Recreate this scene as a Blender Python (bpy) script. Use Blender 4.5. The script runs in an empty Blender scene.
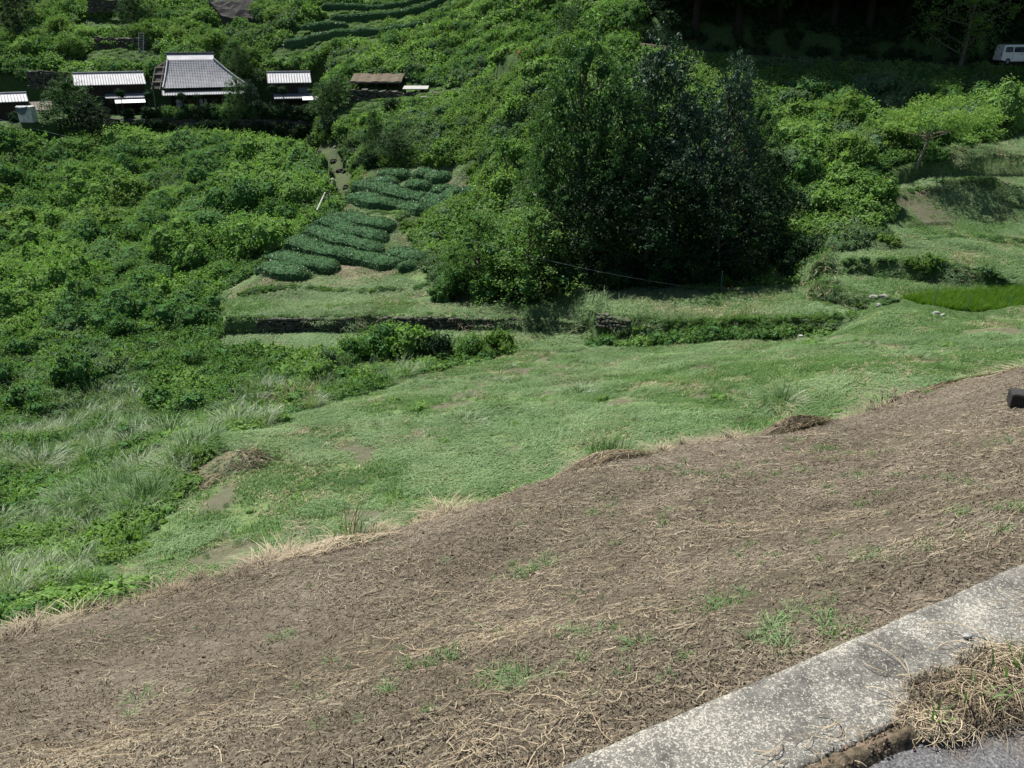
import bpy, math, random
import numpy as np
from mathutils import Vector
R = math.radians
random.seed(5)
rng = np.random.default_rng(11)
SC = bpy.context.scene
COL = SC.collection

# ------------------------------------------------------------------ camera
FPX = 804.0
PITCH = R(24)
CP, SP = math.cos(PITCH), math.sin(PITCH)
cam = bpy.data.cameras.new('camera')
cam.sensor_width = 36.0
cam.lens = FPX / 1024.0 * 36.0
cam.clip_start = 0.05
cam.clip_end = 3000
cam_o = bpy.data.objects.new('camera', cam)
COL.objects.link(cam_o)
cam_o.location = (0, 0, 0)
cam_o.rotation_euler = (math.pi / 2 - PITCH, 0, 0)
SC.camera = cam_o
# ------------------------------------------------------------------ world and sun
SUN_EL = R(58)
SUN_AZ = R(-40)                      # clockwise from +Y: the sun stands beyond the hill, to the left
world = bpy.data.worlds.new('World')
SC.world = world
world.use_nodes = True
wn = world.node_tree
for n in list(wn.nodes):
    wn.nodes.remove(n)
sky = wn.nodes.new('ShaderNodeTexSky')
sky.sky_type = 'NISHITA'
sky.sun_disc = False
sky.sun_elevation = SUN_EL
sky.sun_rotation = SUN_AZ
sky.altitude = 400
sky.air_density = 1.0
sky.dust_density = 1.0
sky.ozone_density = 1.0
bg = wn.nodes.new('ShaderNodeBackground')
bg.inputs['Strength'].default_value = 0.05
wo = wn.nodes.new('ShaderNodeOutputWorld')
wn.links.new(sky.outputs[0], bg.inputs[0])
wn.links.new(bg.outputs[0], wo.inputs[0])
sun = bpy.data.lights.new('sun', 'SUN')
sun.energy = 5.0
sun.angle = R(0.5)
sun.color = (1.0, 0.96, 0.9)
sun_o = bpy.data.objects.new('sun', sun)
COL.objects.link(sun_o)
sd_ = Vector((math.sin(SUN_AZ) * math.cos(SUN_EL), math.cos(SUN_AZ) * math.cos(SUN_EL), math.sin(SUN_EL)))
sun_o.rotation_euler = (-sd_).to_track_quat('-Z', 'Y').to_euler()
SC.view_settings.view_transform = 'Standard'
SC.view_settings.look = 'None'
SC.view_settings.exposure = 1.0
SC.view_settings.gamma = 1.0
SC.view_settings.use_curve_mapping = False
SC.render.engine = 'CYCLES'
SC.cycles.max_bounces = 4
SC.cycles.diffuse_bounces = 3
SC.cycles.glossy_bounces = 2
SC.cycles.transmission_bounces = 2
SC.cycles.transparent_max_bounces = 4
SC.cycles.caustics_reflective = False
SC.cycles.caustics_refractive = False

# ------------------------------------------------------------------ picture helpers
def at(u, v, Y):
    """point at distance Y (along the ground, +Y) under photo pixel u, v"""
    a, b = (u - 512) / FPX, (384 - v) / FPX
    y = CP + b * SP
    z = -SP + b * CP
    return (a / y * Y, Y, z / y * Y)

def proj(x, y, z):
    d = y * CP - z * SP
    upv = y * SP + z * CP
    return 512 + x / d * FPX, 384 - upv / d * FPX, d

# ------------------------------------------------------------------ noise
def _hash(ix, iy, s):
    h = (ix.astype(np.int64) * 374761393 + iy.astype(np.int64) * 668265263 + s * 974711) & 0x7fffffff
    h = ((h ^ (h >> 13)) * 1274126177) & 0x7fffffff
    return ((h ^ (h >> 16)) & 0xffff) / 65535.0
def vnoise(x, y, s=0):
    x = np.asarray(x, float); y = np.asarray(y, float)
    ix, iy = np.floor(x), np.floor(y)
    fx, fy = x - ix, y - iy
    fx = fx * fx * (3 - 2 * fx); fy = fy * fy * (3 - 2 * fy)
    a = _hash(ix, iy, s); b = _hash(ix + 1, iy, s); c = _hash(ix, iy + 1, s); d = _hash(ix + 1, iy + 1, s)
    return (a + (b - a) * fx) * (1 - fy) + (c + (d - c) * fx) * fy
def fbm(x, y, s=0, oct=4):
    t = 0; amp = 1; tot = 0
    for k in range(oct):
        t = t + amp * (vnoise(x * 2 ** k + 17.3 * k, y * 2 ** k - 9.1 * k, s + k) - .5)
        tot += amp; amp *= .5
    return t / tot * 2

# ------------------------------------------------------------------ terrain
CTRL = []
def cp(*rows):
    for u, v, Y in rows:
        CTRL.append(at(u, v, Y))
# road side and dry field
for s in (-6, -4, -2.2, -1, 0, 1, 2.2, 3.6, 6, 10):
    kx, ky = .11 + .892 * s, 1.365 + .452 * s
    CTRL.append((kx - .02, ky + .04, -1.72))
    CTRL.append((kx + .9, ky - 1.8, -1.72))
    CTRL.append((kx + 3, ky - 6, -1.7))
BROW = [(-260, 700, 4.0), (-120, 680, 4.1), (0, 650, 4.3), (100, 615, 4.9), (200, 580, 5.5), (300, 555, 6.0), (400, 528, 6.7), (460, 510, 7.1),
        (520, 488, 7.7), (600, 462, 8.7), (700, 446, 9.5), (800, 424, 10.6), (900, 398, 11.9), (1024, 374, 13.6), (1150, 350, 15), (1300, 325, 16.5)]
cp(*BROW)
BROWP = [at(*b) for b in BROW]
for (x, y, z) in BROWP:                                   # the bank below the brow
    CTRL.append((x * 1.05 - .3, y + 1.0, z - 1.1))
    CTRL.append((x * 1.25 - .6, y + 4.2, z - 4.6))
for (u, v, Y) in [(0, 720, 2.6), (150, 690, 3.0), (300, 660, 3.3), (300, 600, 4.6), (512, 620, 3.4), (512, 560, 5.0), (700, 560, 4.1), (700, 500, 6.1), (860, 500, 5.2),
                  (860, 450, 8.0), (1024, 480, 5.0), (1024, 430, 8.2)]:
    CTRL.append(at(u, v, Y))
# mown field
cp((430, 372, 41), (330, 405, 33), (215, 440, 26.5), (160, 535, 20.0), (215, 560, 17.5), (300, 520, 20), (300, 470, 24), (512, 420, 29), (512, 480, 22.5),
   (400, 440, 27), (620, 380, 36), (700, 345, 44), (600, 347, 46), (540, 347, 46.5), (800, 400, 28), (800, 350, 37), (1024, 370, 30), (870, 322, 42), (960, 318, 41.5), (1024, 318, 41),
   (700, 430, 24), (900, 370, 29), (1150, 330, 34), (1300, 320, 30), (1150, 300, 44))
# left thicket and valley bottom
cp((10, 630, 12), (60, 590, 15), (-120, 640, 12), (30, 560, 20), (90, 520, 23), (60, 480, 29), (-80, 500, 26), (150, 450, 29), (60, 420, 38), (180, 400, 39), (-120, 400, 38),
   (60, 350, 50), (200, 360, 46), (290, 375, 43), (360, 372, 44.5), (440, 355, 47.7), (-120, 330, 55), (100, 300, 62), (180, 290, 64), (150, 260, 74), (0, 260, 74), (-150, 260, 76), (230, 290, 62),
   (60, 210, 90), (150, 200, 93), (250, 200, 88), (-150, 190, 96), (200, 160, 105), (100, 160, 103), (0, 165, 98), (-120, 150, 100), (290, 160, 100),
   (320, 215, 80), (330, 190, 90), (345, 150, 102), (310, 240, 74), (0, 132, 101), (-150, 128, 104))
# lower shelf, terrace feet
cp((230, 338, 51.5), (350, 335, 51.8), (470, 336, 51), (580, 338, 50), (620, 346, 46.5), (820, 340, 44))
# terraces and tea slope
cp((250, 302, 57), (420, 300, 56.5), (560, 300, 55), (290, 282, 59.5), (400, 282, 60), (265, 275, 61), (340, 270, 63), (415, 265, 64), (300, 245, 68), (395, 240, 69.5), (330, 220, 73.5), (395, 222, 73),
   (440, 250, 67), (350, 203, 79), (440, 215, 77), (480, 200, 79), (365, 180, 88), (450, 176, 88), (480, 180, 85), (470, 240, 68))
# ground under and behind the trees
cp((480, 290, 56), (560, 288, 54.5), (700, 287, 53.5), (800, 284, 52.5))
for x, y, z in [(0, 62, -15.2), (10, 62, -14.8), (20, 62, -13.5), (0, 75, -9.5), (12, 76, -8.5), (22, 74, -9), (2, 88, -4), (14, 88, -3.5)]:
    CTRL.append((x, y, z))
# right side terraces and slope
cp((820, 284, 47.5), (890, 302, 44.5), (1024, 292, 46.5), (840, 262, 50), (1000, 277, 47), (1150, 275, 48), (850, 250, 53), (1024, 262, 51), (900, 226, 58), (960, 222, 59.5), (1024, 224, 59), (960, 243, 54.6), (1024, 246, 54.2),
   (860, 190, 61), (960, 170, 64.5), (1024, 165, 65), (820, 160, 67), (900, 130, 75), (1024, 135, 72), (820, 100, 82), (1000, 96, 82), (1150, 110, 80), (1300, 180, 60))
# road across the slope
cp((1300, 68, 90), (1150, 66, 90), (1024, 65, 90), (900, 62, 91), (800, 58, 92), (700, 50, 93), (640, 44, 94), (560, 46, 98), (520, 55, 104))
for x, y, z in [(60, 100, 2), (35, 101, 3), (15, 104, 4), (60, 125, 22), (30, 125, 22), (10, 130, 18), (100, 110, 8)]:
    CTRL.append((x, y, z))
# middle slope
cp((400, 130, 100), (500, 130, 90), (530, 170, 76), (470, 160, 86), (380, 108, 110), (470, 100, 108), (400, 96, 113), (480, 70, 116), (540, 70, 106), (560, 20, 128), (440, 50, 128), (330, 110, 112),
   (350, 74, 122), (420, 80, 119), (350, 40, 138), (450, 20, 142), (300, 20, 148), (600, 10, 120))
# house bench
for u in (-150, 60, 160, 250, 310):
    cp((u, 119, 117.4), (u, 139, 115.4), (u, 146, 112))
    CTRL.append((at(u, 119, 117)[0] * 1.12, 131, -11.7))
cp((-150, 62, 137), (0, 65, 137), (100, 66, 136), (200, 60, 137), (280, 62, 137), (320, 64, 132), (0, 30, 150), (100, 30, 150), (200, 30, 150), (0, 0, 160), (200, 0, 160), (400, 0, 158), (-150, 0, 160))
for x in (-220, -150, -90, -40, 20, 90, 170, 260):
    CTRL.append((x, 200, 32)); CTRL.append((x, 300, 110)); CTRL.append((x, 460, 200))
for y, z in ((20, -16), (60, -18), (110, -10)):
    CTRL.append((-140, y, z)); CTRL.append((160, y, z + 8))
CTRL = np.array(CTRL)

def rbf_fit(C):
    n = len(C)
    X = C[:, :2]
    D = np.sqrt(((X[:, None] - X[None]) ** 2).sum(-1))
    A = np.zeros((n + 3, n + 3))
    A[:n, :n] = D - np.eye(n) * .05
    A[:n, n] = 1; A[:n, n + 1:] = X
    A[n, :n] = 1; A[n + 1:, :n] = X.T
    b = np.zeros(n + 3); b[:n] = C[:, 2]
    return np.linalg.solve(A, b)
W = rbf_fit(CTRL)
def base_h(x, y):
    sh = np.shape(x)
    x = np.ravel(x).astype(float); y = np.ravel(y).astype(float)
    out = np.full(len(x), W[-3]) + W[-2] * x + W[-1] * y
    for i, (cx, cy, _) in enumerate(CTRL):
        out += W[i] * np.sqrt((x - cx) ** 2 + (y - cy) ** 2)
    return out.reshape(sh)

def poly_sd(x, y, P):
    """signed distance, positive inside"""
    x = np.asarray(x, float); y = np.asarray(y, float)
    d = np.full(x.shape, 1e9); ins = np.zeros(x.shape, bool)
    n = len(P)
    for i in range(n):
        ax, ay = P[i][:2]; bx, by = P[(i + 1) % n][:2]
        ex, ey = bx - ax, by - ay
        t = np.clip(((x - ax) * ex + (y - ay) * ey) / (ex * ex + ey * ey + 1e-9), 0, 1)
        d = np.minimum(d, (x - ax - ex * t) ** 2 + (y - ay - ey * t) ** 2)
        c = (ay > y) != (by > y)
        xi = ax + (y - ay) / (by - ay + 1e-12) * ex
        ins ^= c & (x < xi)
    d = np.sqrt(d)
    return np.where(ins, d, -d)
def P(*rows):
    return [at(*r) for r in rows]
def poly_plane(poly):
    A = np.array([[p[0], p[1], 1] for p in poly]); b = np.array([p[2] for p in poly])
    return np.linalg.lstsq(A, b, rcond=None)[0]

# plan outlines of everything that people keep clear
T_LOW = P((222, 322, 52), (250, 316, 52), (340, 317, 52), (470, 318, 51.5), (585, 322, 50.2), (596, 306, 53.5), (560, 300, 55.5), (430, 299, 57), (235, 300, 57))
T_MID = P((600, 312, 48.5), (640, 320, 46.6), (740, 322, 45.6), (862, 318, 44.6), (872, 300, 47.5), (830, 286, 51), (700, 288, 52), (560, 288, 54.5))
T_RIGHT = P((812, 284, 48.6), (852, 292, 46.8), (896, 303, 44.6), (1000, 296, 46), (1200, 290, 46.5), (1200, 281, 48.5), (1010, 290, 47.0), (940, 281, 48.3), (850, 272, 50.3))
T_UPPER = P((812, 262, 51.4), (880, 266, 50.3), (950, 270, 49.4), (1012, 279, 47.8), (1060, 272, 49), (1200, 268, 49), (1200, 255, 52), (1000, 252, 53), (860, 247, 54.2))
PADDY = P((888, 300, 45.2), (940, 293, 46.5), (1024, 289, 47.2), (1200, 287, 47.6), (1200, 315, 42.8), (1024, 313, 43.0), (975, 316, 42.5), (930, 310, 43.4))
FIELD = P((150, 545, 19.0), (160, 520, 20.6), (205, 470, 23.8), (240, 432, 27.5), (330, 404, 33), (400, 382, 38.5), (470, 362, 43.5), (545, 346, 46.8), (620, 347, 45.6), (700, 345, 44.2),
          (815, 342, 43.4), (850, 326, 43.5), (888, 314, 43.2), (930, 313, 42.3), (975, 319, 41.3), (1024, 316, 41.6), (1250, 316, 42),
          (1250, 400, 22), (1024, 420, 20), (700, 490, 15.5), (512, 540, 13), (300, 620, 11.5), (180, 610, 13.5), (130, 585, 16.5))
SHELF = P((215, 352, 48.5), (225, 330, 52.3), (590, 332, 50.6), (600, 344, 47.2), (540, 350, 46.5), (330, 352, 48))
DRY = [(p[0], p[1]) for p in BROWP] + [(60, 10), (40, -14), (-30, -14), (-30, -2)]
TEA1 = P((258, 282, 59.5), (262, 262, 63.5), (310, 222, 72.5), (330, 214, 75), (400, 222, 73.5), (430, 262, 64.5), (415, 275, 61.5))
TEA2 = P((345, 208, 77.5), (350, 188, 83), (378, 168, 90.5), (455, 172, 89), (478, 198, 80), (440, 220, 76))
BANK1 = P((240, 298, 57.5), (258, 281, 60), (420, 275, 61.5), (440, 298, 57))
BANK2 = P((345, 206, 78), (330, 214, 75), (402, 226, 72.5), (430, 222, 74), (440, 215, 77))
WEDGE = P((225, 320, 53), (205, 300, 58), (262, 262, 64), (262, 284, 59.5), (245, 302, 57))
BENCH = [(-110, 117.5), (-64, 117.5), (-34, 117.3), (-27, 118), (-28, 134.5), (-110, 134.5)]
BENCH = [(x, y, -11.7) for x, y in BENCH]
SHED_PAD = [(-100, 104, -11.0), (-60, 104, -11.0), (-57.5, 106, -11.0), (-58.5, 113, -11.0), (-100, 113, -11.0)]
GRASS_R = P((880, 232, 56.5), (900, 212, 60), (905, 175, 64), (960, 152, 68), (1024, 125, 74), (1250, 120, 74), (1250, 262, 52), (1024, 262, 51.5), (900, 245, 54))
ROAD_UP = [at(*r) for r in [(1400, 69, 90), (1150, 66, 90), (1024, 65, 90), (900, 62, 91), (800, 58, 92), (700, 50, 93), (640, 44, 94), (560, 46, 98), (520, 55, 104)]]

TR_A = P((905, 241, 55.3), (960, 238, 56), (1024, 241, 55.4), (1250, 238, 56), (1250, 222, 59.8), (1024, 225, 58.8), (960, 225, 58.8), (905, 228, 58))
TR_B = P((890, 196, 61.6), (930, 187, 64), (990, 189, 63.6), (1015, 202, 61.4), (1250, 203, 61.2), (1250, 180, 66), (1010, 176, 67), (930, 176, 66.6), (893, 184, 64))
TERR = [(TR_A, .2), (TR_B, .25), (SHELF, .5), (T_LOW, .14), (T_MID, .35), (T_UPPER, .18), (T_RIGHT, .25), (PADDY, .12), (BENCH, .6), (SHED_PAD, .6)]
PLANES = []
for poly, w in TERR:
    pl = poly_plane(poly)
    if poly is PADDY:
        pl = np.array([0, 0, -14.82])
    PLANES.append(pl)

def seg_dist(x, y, pts):
    d = np.full(np.shape(x), 1e9); zz = np.zeros(np.shape(x))
    for (ax, ay, az), (bx, by, bz) in zip(pts[:-1], pts[1:]):
        ex, ey = bx - ax, by - ay
        t = np.clip(((x - ax) * ex + (y - ay) * ey) / (ex * ex + ey * ey), 0, 1)
        q = np.hypot(x - ax - ex * t, y - ay - ey * t)
        m = q < d
        d = np.where(m, q, d); zz = np.where(m, az + (bz - az) * t, zz)
    return d, zz
def sstep(a, b, t):
    t = np.clip((t - a) / (b - a), 0, 1)
    return t * t * (3 - 2 * t)
GULLY = [at(296, 136, 111), at(318, 140, 108), at(336, 156, 101), at(345, 178, 93.5), at(334, 202, 85)]
def H(x, y, detail=True):
    x = np.asarray(x, float); y = np.asarray(y, float)
    z = base_h(x, y)
    far = sstep(14, 30, y)
    rough = far * (.22 * fbm(x * .35, y * .35, 3, 3) + .55 * sstep(60, 75, y) * fbm(x * .2, y * .2, 13, 2))
    hum = sstep(-19, -24, x) * sstep(62, 70, y) * (1 - sstep(104, 110, y)) + sstep(20, 24, x) * sstep(66, 70, y) * (1 - sstep(84, 87, y))
    z = z + rough + hum * .9 * fbm(x * .17, y * .17, 19, 2)
    gd, _ = seg_dist(x, y, GULLY)
    z = z - 2.0 * (1 - sstep(.6, 3.4, gd))
    for (poly, w), pl in zip(TERR, PLANES):
        s = poly_sd(x, y, poly)
        m = sstep(-w, 0.02, s)
        z = z * (1 - m) + (pl[0] * x + pl[1] * y + pl[2] + .06 * fbm(x * .5, y * .5, 8, 2) * (poly is not PADDY)) * m
    d, rz = seg_dist(x, y, ROAD_UP)
    m = 1 - sstep(2.0, 3.6, d)
    z = z * (1 - m) + rz * m
    if detail:
        near = 1 - sstep(12, 18, y)
        ks = (x - .11) * -.452 + (y - 1.365) * .892        # distance beyond the kerb line
        keep = sstep(-.02, .25, ks)
        z = z + near * keep * (.10 * fbm(x * .8, y * .8, 21, 2) + .035 * fbm(x * 2.6, y * 2.6, 31, 3) + .022 * fbm(x * 11, y * 11, 41, 4))
        mid = sstep(14, 18, y) * (1 - sstep(60, 80, y))
        z = z + mid * (.10 * fbm(x * 1.1, y * 1.1, 51, 3))
        # the road side of the kerb stays level, just under the asphalt
        z = np.where((ks < 0.0) & (y < 12), -1.72 - .06 * sstep(-.3, -.5, ks), z)
    return z
def hit(u, v, y0=1.0, y1=260.0, n=2600, after=0.0):
    """where the line of sight through a photo pixel first meets the ground"""
    a, b = (u - 512) / FPX, (384 - v) / FPX
    dy = CP + b * SP; dz = -SP + b * CP
    ys = np.geomspace(max(y0, after), y1, n)
    xs = a / dy * ys; zs = dz / dy * ys
    h = H(xs, ys, False)
    below = np.nonzero(zs <= h)[0]
    i = below[0] if len(below) else n - 1
    return np.array([xs[i], ys[i], h[i]])

# ------------------------------------------------------------------ mesh helpers
class M:
    def __init__(s):
        s.v = []; s.f4 = []; s.f3 = []; s.m4 = []; s.m3 = []; s.n = 0
    def add(s, v, f, m=0):
        v = np.asarray(v, float).reshape(-1, 3); f = np.asarray(f, np.int64)
        if len(f) == 0:
            return
        if f.shape[1] == 4:
            s.f4.append(f + s.n); s.m4.append(np.full(len(f), m))
        else:
            s.f3.append(f + s.n); s.m3.append(np.full(len(f), m))
        s.v.append(v); s.n += len(v)
    def box(s, c, d, rz=0, m=0, ry=0, rx=0):
        x, y, z = np.array(d) / 2
        v = np.array([(-x, -y, -z), (x, -y, -z), (x, y, -z), (-x, y, -z), (-x, -y, z), (x, -y, z), (x, y, z), (-x, y, z)])
        if rx:
            q, w = math.cos(rx), math.sin(rx); v = v @ np.array([[1, 0, 0], [0, q, w], [0, -w, q]])
        if ry:
            q, w = math.cos(ry), math.sin(ry); v = v @ np.array([[q, 0, -w], [0, 1, 0], [w, 0, q]])
        if rz:
            q, w = math.cos(rz), math.sin(rz); v = v @ np.array([[q, w, 0], [-w, q, 0], [0, 0, 1]])
        s.add(v + np.array(c), [(0, 3, 2, 1), (4, 5, 6, 7), (0, 1, 5, 4), (1, 2, 6, 5), (2, 3, 7, 6), (3, 0, 4, 7)], m)
    def hexa(s, v, m=0):
        s.add(v, [(0, 3, 2, 1), (4, 5, 6, 7), (0, 1, 5, 4), (1, 2, 6, 5), (2, 3, 7, 6), (3, 0, 4, 7)], m)
    def tube(s, pts, rad, seg=6, m=0):
        pts = np.asarray(pts, float); n = len(pts)
        rad = np.full(n, rad) if np.isscalar(rad) else np.asarray(rad, float)
        t = np.gradient(pts, axis=0); t /= np.linalg.norm(t, axis=1)[:, None] + 1e-9
        ref = np.array([0, 0, 1.]) if abs(t[0][2]) < .9 else np.array([1., 0, 0])
        a = np.cross(t, ref); a /= np.linalg.norm(a, axis=1)[:, None] + 1e-9
        b = np.cross(t, a)
        ang = np.arange(seg) / seg * 2 * math.pi
        v = pts[:, None] + rad[:, None, None] * (np.cos(ang)[None, :, None] * a[:, None] + np.sin(ang)[None, :, None] * b[:, None])
        v = np.concatenate([v.reshape(-1, 3), pts[:1], pts[-1:]])
        i = np.arange(n - 1)[:, None] * seg; j = np.arange(seg)[None]; k = (j + 1) % seg
        f = np.stack([i + j, i + k, i + seg + k, i + seg + j], -1).reshape(-1, 4)
        s.add(v, f, m)
        base = s.n - len(v)
        c0 = base + n * seg; jj = np.arange(seg)
        s.f3.append(np.stack([np.full(seg, c0), base + (jj + 1) % seg, base + jj], -1)); s.m3.append(np.full(seg, m))
        e = base + (n - 1) * seg
        s.f3.append(np.stack([np.full(seg, c0 + 1), e + jj, e + (jj + 1) % seg], -1)); s.m3.append(np.full(seg, m))
    def mesh(s, name, mats, smooth=False):
        v = np.concatenate(s.v); me = bpy.data.meshes.new(name)
        parts = []; mi = []; tot = []
        if s.f4:
            f = np.concatenate(s.f4); parts.append(f.ravel()); tot += [4] * len(f); mi.append(np.concatenate(s.m4))
        if s.f3:
            f = np.concatenate(s.f3); parts.append(f.ravel()); tot += [3] * len(f); mi.append(np.concatenate(s.m3))
        loops = np.concatenate(parts); tot = np.array(tot); start = np.concatenate([[0], np.cumsum(tot)[:-1]])
        me.vertices.add(len(v)); me.vertices.foreach_set('co', v.ravel().astype(np.float32))
        me.loops.add(len(loops)); me.loops.foreach_set('vertex_index', loops.astype(np.int32))
        me.polygons.add(len(tot)); me.polygons.foreach_set('loop_start', start.astype(np.int32)); me.polygons.foreach_set('loop_total', tot.astype(np.int32))
        me.polygons.foreach_set('material_index', np.concatenate(mi).astype(np.int32))
        me.polygons.foreach_set('use_smooth', np.full(len(tot), smooth))
        ml = list(mats) if isinstance(mats, (list, tuple)) else [mats]
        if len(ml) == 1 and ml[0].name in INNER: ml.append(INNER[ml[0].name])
        for mm in ml:
            me.materials.append(mm)
        me.update(calc_edges=True)
        me.validate()
        return me
    def obj(s, name, mats, parent=None, smooth=False, loc=None):
        o = bpy.data.objects.new(name, s.mesh(name, mats, smooth))
        COL.objects.link(o)
        if parent: o.parent = parent
        if loc is not None: o.location = loc
        return o
def link(name, me, parent=None, loc=(0, 0, 0), rz=0, sc=1):
    o = bpy.data.objects.new(name, me); COL.objects.link(o)
    if parent: o.parent = parent
    o.location = loc; o.rotation_euler = (0, 0, rz)
    o.scale = (sc, sc, sc) if np.isscalar(sc) else sc
    return o
def tag(o, label=None, cat=None, group=None, kind=None):
    if label: o['label'] = label
    if cat: o['category'] = cat
    if group: o['group'] = group
    if kind: o['kind'] = kind
    return o
def empty(name, loc, rz=0, **k):
    o = bpy.data.objects.new(name, None); COL.objects.link(o)
    o.location = tuple(float(c) for c in loc); o.rotation_euler = (0, 0, rz)
    o.empty_display_size = .3
    return tag(o, **k)
def copy_tree(o, parent=None):
    c = o.copy(); COL.objects.link(c)
    if parent: c.parent = parent
    for ch in list(o.children):
        copy_tree(ch, c)
    return c

# ------------------------------------------------------------------ materials
def new_mat(name):
    m = bpy.data.materials.new(name); m.use_nodes = True
    nt = m.node_tree
    for n in list(nt.nodes): nt.nodes.remove(n)
    out = nt.nodes.new('ShaderNodeOutputMaterial')
    return m, nt, out
def ramp(nt, fac, stops):
    r = nt.nodes.new('ShaderNodeValToRGB')
    while len(r.color_ramp.elements) > 1: r.color_ramp.elements.remove(r.color_ramp.elements[-1])
    r.color_ramp.elements[0].position = stops[0][0]; r.color_ramp.elements[0].color = (*stops[0][1], 1)
    for p, c in stops[1:]:
        e = r.color_ramp.elements.new(p); e.color = (*c, 1)
    nt.links.new(fac, r.inputs[0])
    return r.outputs[0]
def noise(nt, scale, detail=3, vec=None, rough=.55):
    n = nt.nodes.new('ShaderNodeTexNoise'); n.inputs['Scale'].default_value = scale; n.inputs['Detail'].default_value = detail
    n.inputs['Roughness'].default_value = rough
    if vec is not None: nt.links.new(vec, n.inputs['Vector'])
    return n.outputs[0]
def mix(nt, f, a, b, mode='MIX'):
    n = nt.nodes.new('ShaderNodeMix'); n.data_type = 'RGBA'; n.blend_type = mode
    if isinstance(f, (int, float)): n.inputs[0].default_value = f
    else: nt.links.new(f, n.inputs[0])
    for k, s in ((6, a), (7, b)):
        if isinstance(s, tuple): n.inputs[k].default_value = (*s, 1)
        else: nt.links.new(s, n.inputs[k])
    return n.outputs[2]
def math_(nt, op, a, b=None, clamp=False):
    n = nt.nodes.new('ShaderNodeMath'); n.operation = op; n.use_clamp = clamp
    for k, s in ((0, a), (1, b)):
        if s is None: continue
        if isinstance(s, (int, float)): n.inputs[k].default_value = s
        else: nt.links.new(s, n.inputs[k])
    return n.outputs[0]
def wpos(nt):
    return nt.nodes.new('ShaderNodeNewGeometry').outputs['Position']
def opos(nt):
    return nt.nodes.new('ShaderNodeTexCoord').outputs['Object']
def bsdf(nt, col, rough=.8, spec=.3, bump=None, bstr=.5, bdist=.05, metal=0):
    p = nt.nodes.new('ShaderNodeBsdfPrincipled')
    if isinstance(col, tuple): p.inputs['Base Color'].default_value = (*col, 1)
    else: nt.links.new(col, p.inputs['Base Color'])
    p.inputs['Roughness'].default_value = rough
    p.inputs['Specular IOR Level'].default_value = spec
    p.inputs['Metallic'].default_value = metal
    if bump is not None:
        b = nt.nodes.new('ShaderNodeBump'); b.inputs['Strength'].default_value = bstr; b.inputs['Distance'].default_value = bdist
        nt.links.new(bump, b.inputs['Height']); nt.links.new(b.outputs[0], p.inputs['Normal'])
    return p.outputs[0]
def simple_mat(name, c1, c2, scale=3, rough=.8, spec=.3, bstr=.3, bdist=.02, world_=False, metal=0, detail=4):
    m, nt, out = new_mat(name)
    pos = wpos(nt) if world_ else opos(nt)
    n = noise(nt, scale, detail, pos)
    c = ramp(nt, n, [(.3, c1), (.7, c2)])
    nt.links.new(bsdf(nt, c, rough, spec, n, bstr, bdist, metal), out.inputs[0])
    return m
def leaf_mat(name, dark, mid, light, trans=.35, rough=.5, spec=.4, patch=.12, patch_amt=.6):
    m, nt, out = new_mat(name)
    g = nt.nodes.new('ShaderNodeNewGeometry')
    oi = nt.nodes.new('ShaderNodeObjectInfo')
    n = noise(nt, patch, 2, g.outputs['Position'])
    t = math_(nt, 'MULTIPLY', g.outputs['Random Per Island'], .42)
    t = math_(nt, 'ADD', t, math_(nt, 'MULTIPLY', n, patch_amt))
    t = math_(nt, 'ADD', t, math_(nt, 'MULTIPLY', oi.outputs['Random'], .25))
    t = math_(nt, 'SUBTRACT', t, .15)
    c = ramp(nt, t, [(.12, dark), (.48, mid), (.9, light)])
    p = bsdf(nt, c, rough + .1, spec * .55)
    tr = nt.nodes.new('ShaderNodeBsdfTranslucent')
    tc = mix(nt, 1.0, c, (1.15, 1.4, .6), 'MULTIPLY')
    nt.links.new(tc, tr.inputs[0])
    mx = nt.nodes.new('ShaderNodeMixShader'); mx.inputs[0].default_value = trans
    nt.links.new(p, mx.inputs[1]); nt.links.new(tr.outputs[0], mx.inputs[2]); nt.links.new(mx.outputs[0], out.inputs[0])
    return m
MAT = {}
MAT['kudzu'] = leaf_mat('kudzu_leaves', (.045, .10, .022), (.125, .222, .055), (.26, .36, .135), .45, .5, .35)
MAT['shrub'] = leaf_mat('shrub_leaves', (.036, .08, .022), (.088, .168, .045), (.19, .28, .10), .4, .5, .35)
MAT['midleaf'] = leaf_mat('mid_leaves', (.024, .058, .02), (.055, .115, .038), (.11, .185, .075), .2, .5, .35)
MAT['darkleaf'] = leaf_mat('dark_shade_leaves', (.009, .022, .010), (.017, .040, .018), (.034, .066, .032), .05, .5, .2)  # dark foliage; also paints shade into the leaves at tree feet
MAT['glossleaf'] = leaf_mat('glossy_leaves', (.018, .042, .022), (.045, .088, .052), (.11, .165, .12), .1, .5, .4)
MAT['greyleaf'] = leaf_mat('grey_green_leaves', (.05, .09, .038), (.115, .175, .078), (.22, .29, .155), .3, .5, .4)
MAT['yellowleaf'] = leaf_mat('yellow_green_leaves', (.055, .115, .03), (.12, .20, .06), (.22, .31, .12), .38, .5, .4)
MAT['cedar'] = leaf_mat('cedar_needles', (.008, .018, .007), (.014, .03, .010), (.025, .045, .016), .05, .7, .2)  # needles kept very dark so their colour carries the wood's shade
MAT['tea'] = leaf_mat('tea_leaves', (.022, .052, .022), (.062, .12, .048), (.145, .225, .10), .12, .35, .6)
MAT['grass'] = leaf_mat('fresh_grass', (.06, .125, .04), (.11, .20, .065), (.19, .29, .12), .3, .55, .4, .5)
MAT['hay'] = leaf_mat('cut_grass', (.064, .124, .048), (.132, .212, .09), (.255, .335, .175), .25, .6, .3, .25, .7)
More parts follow.
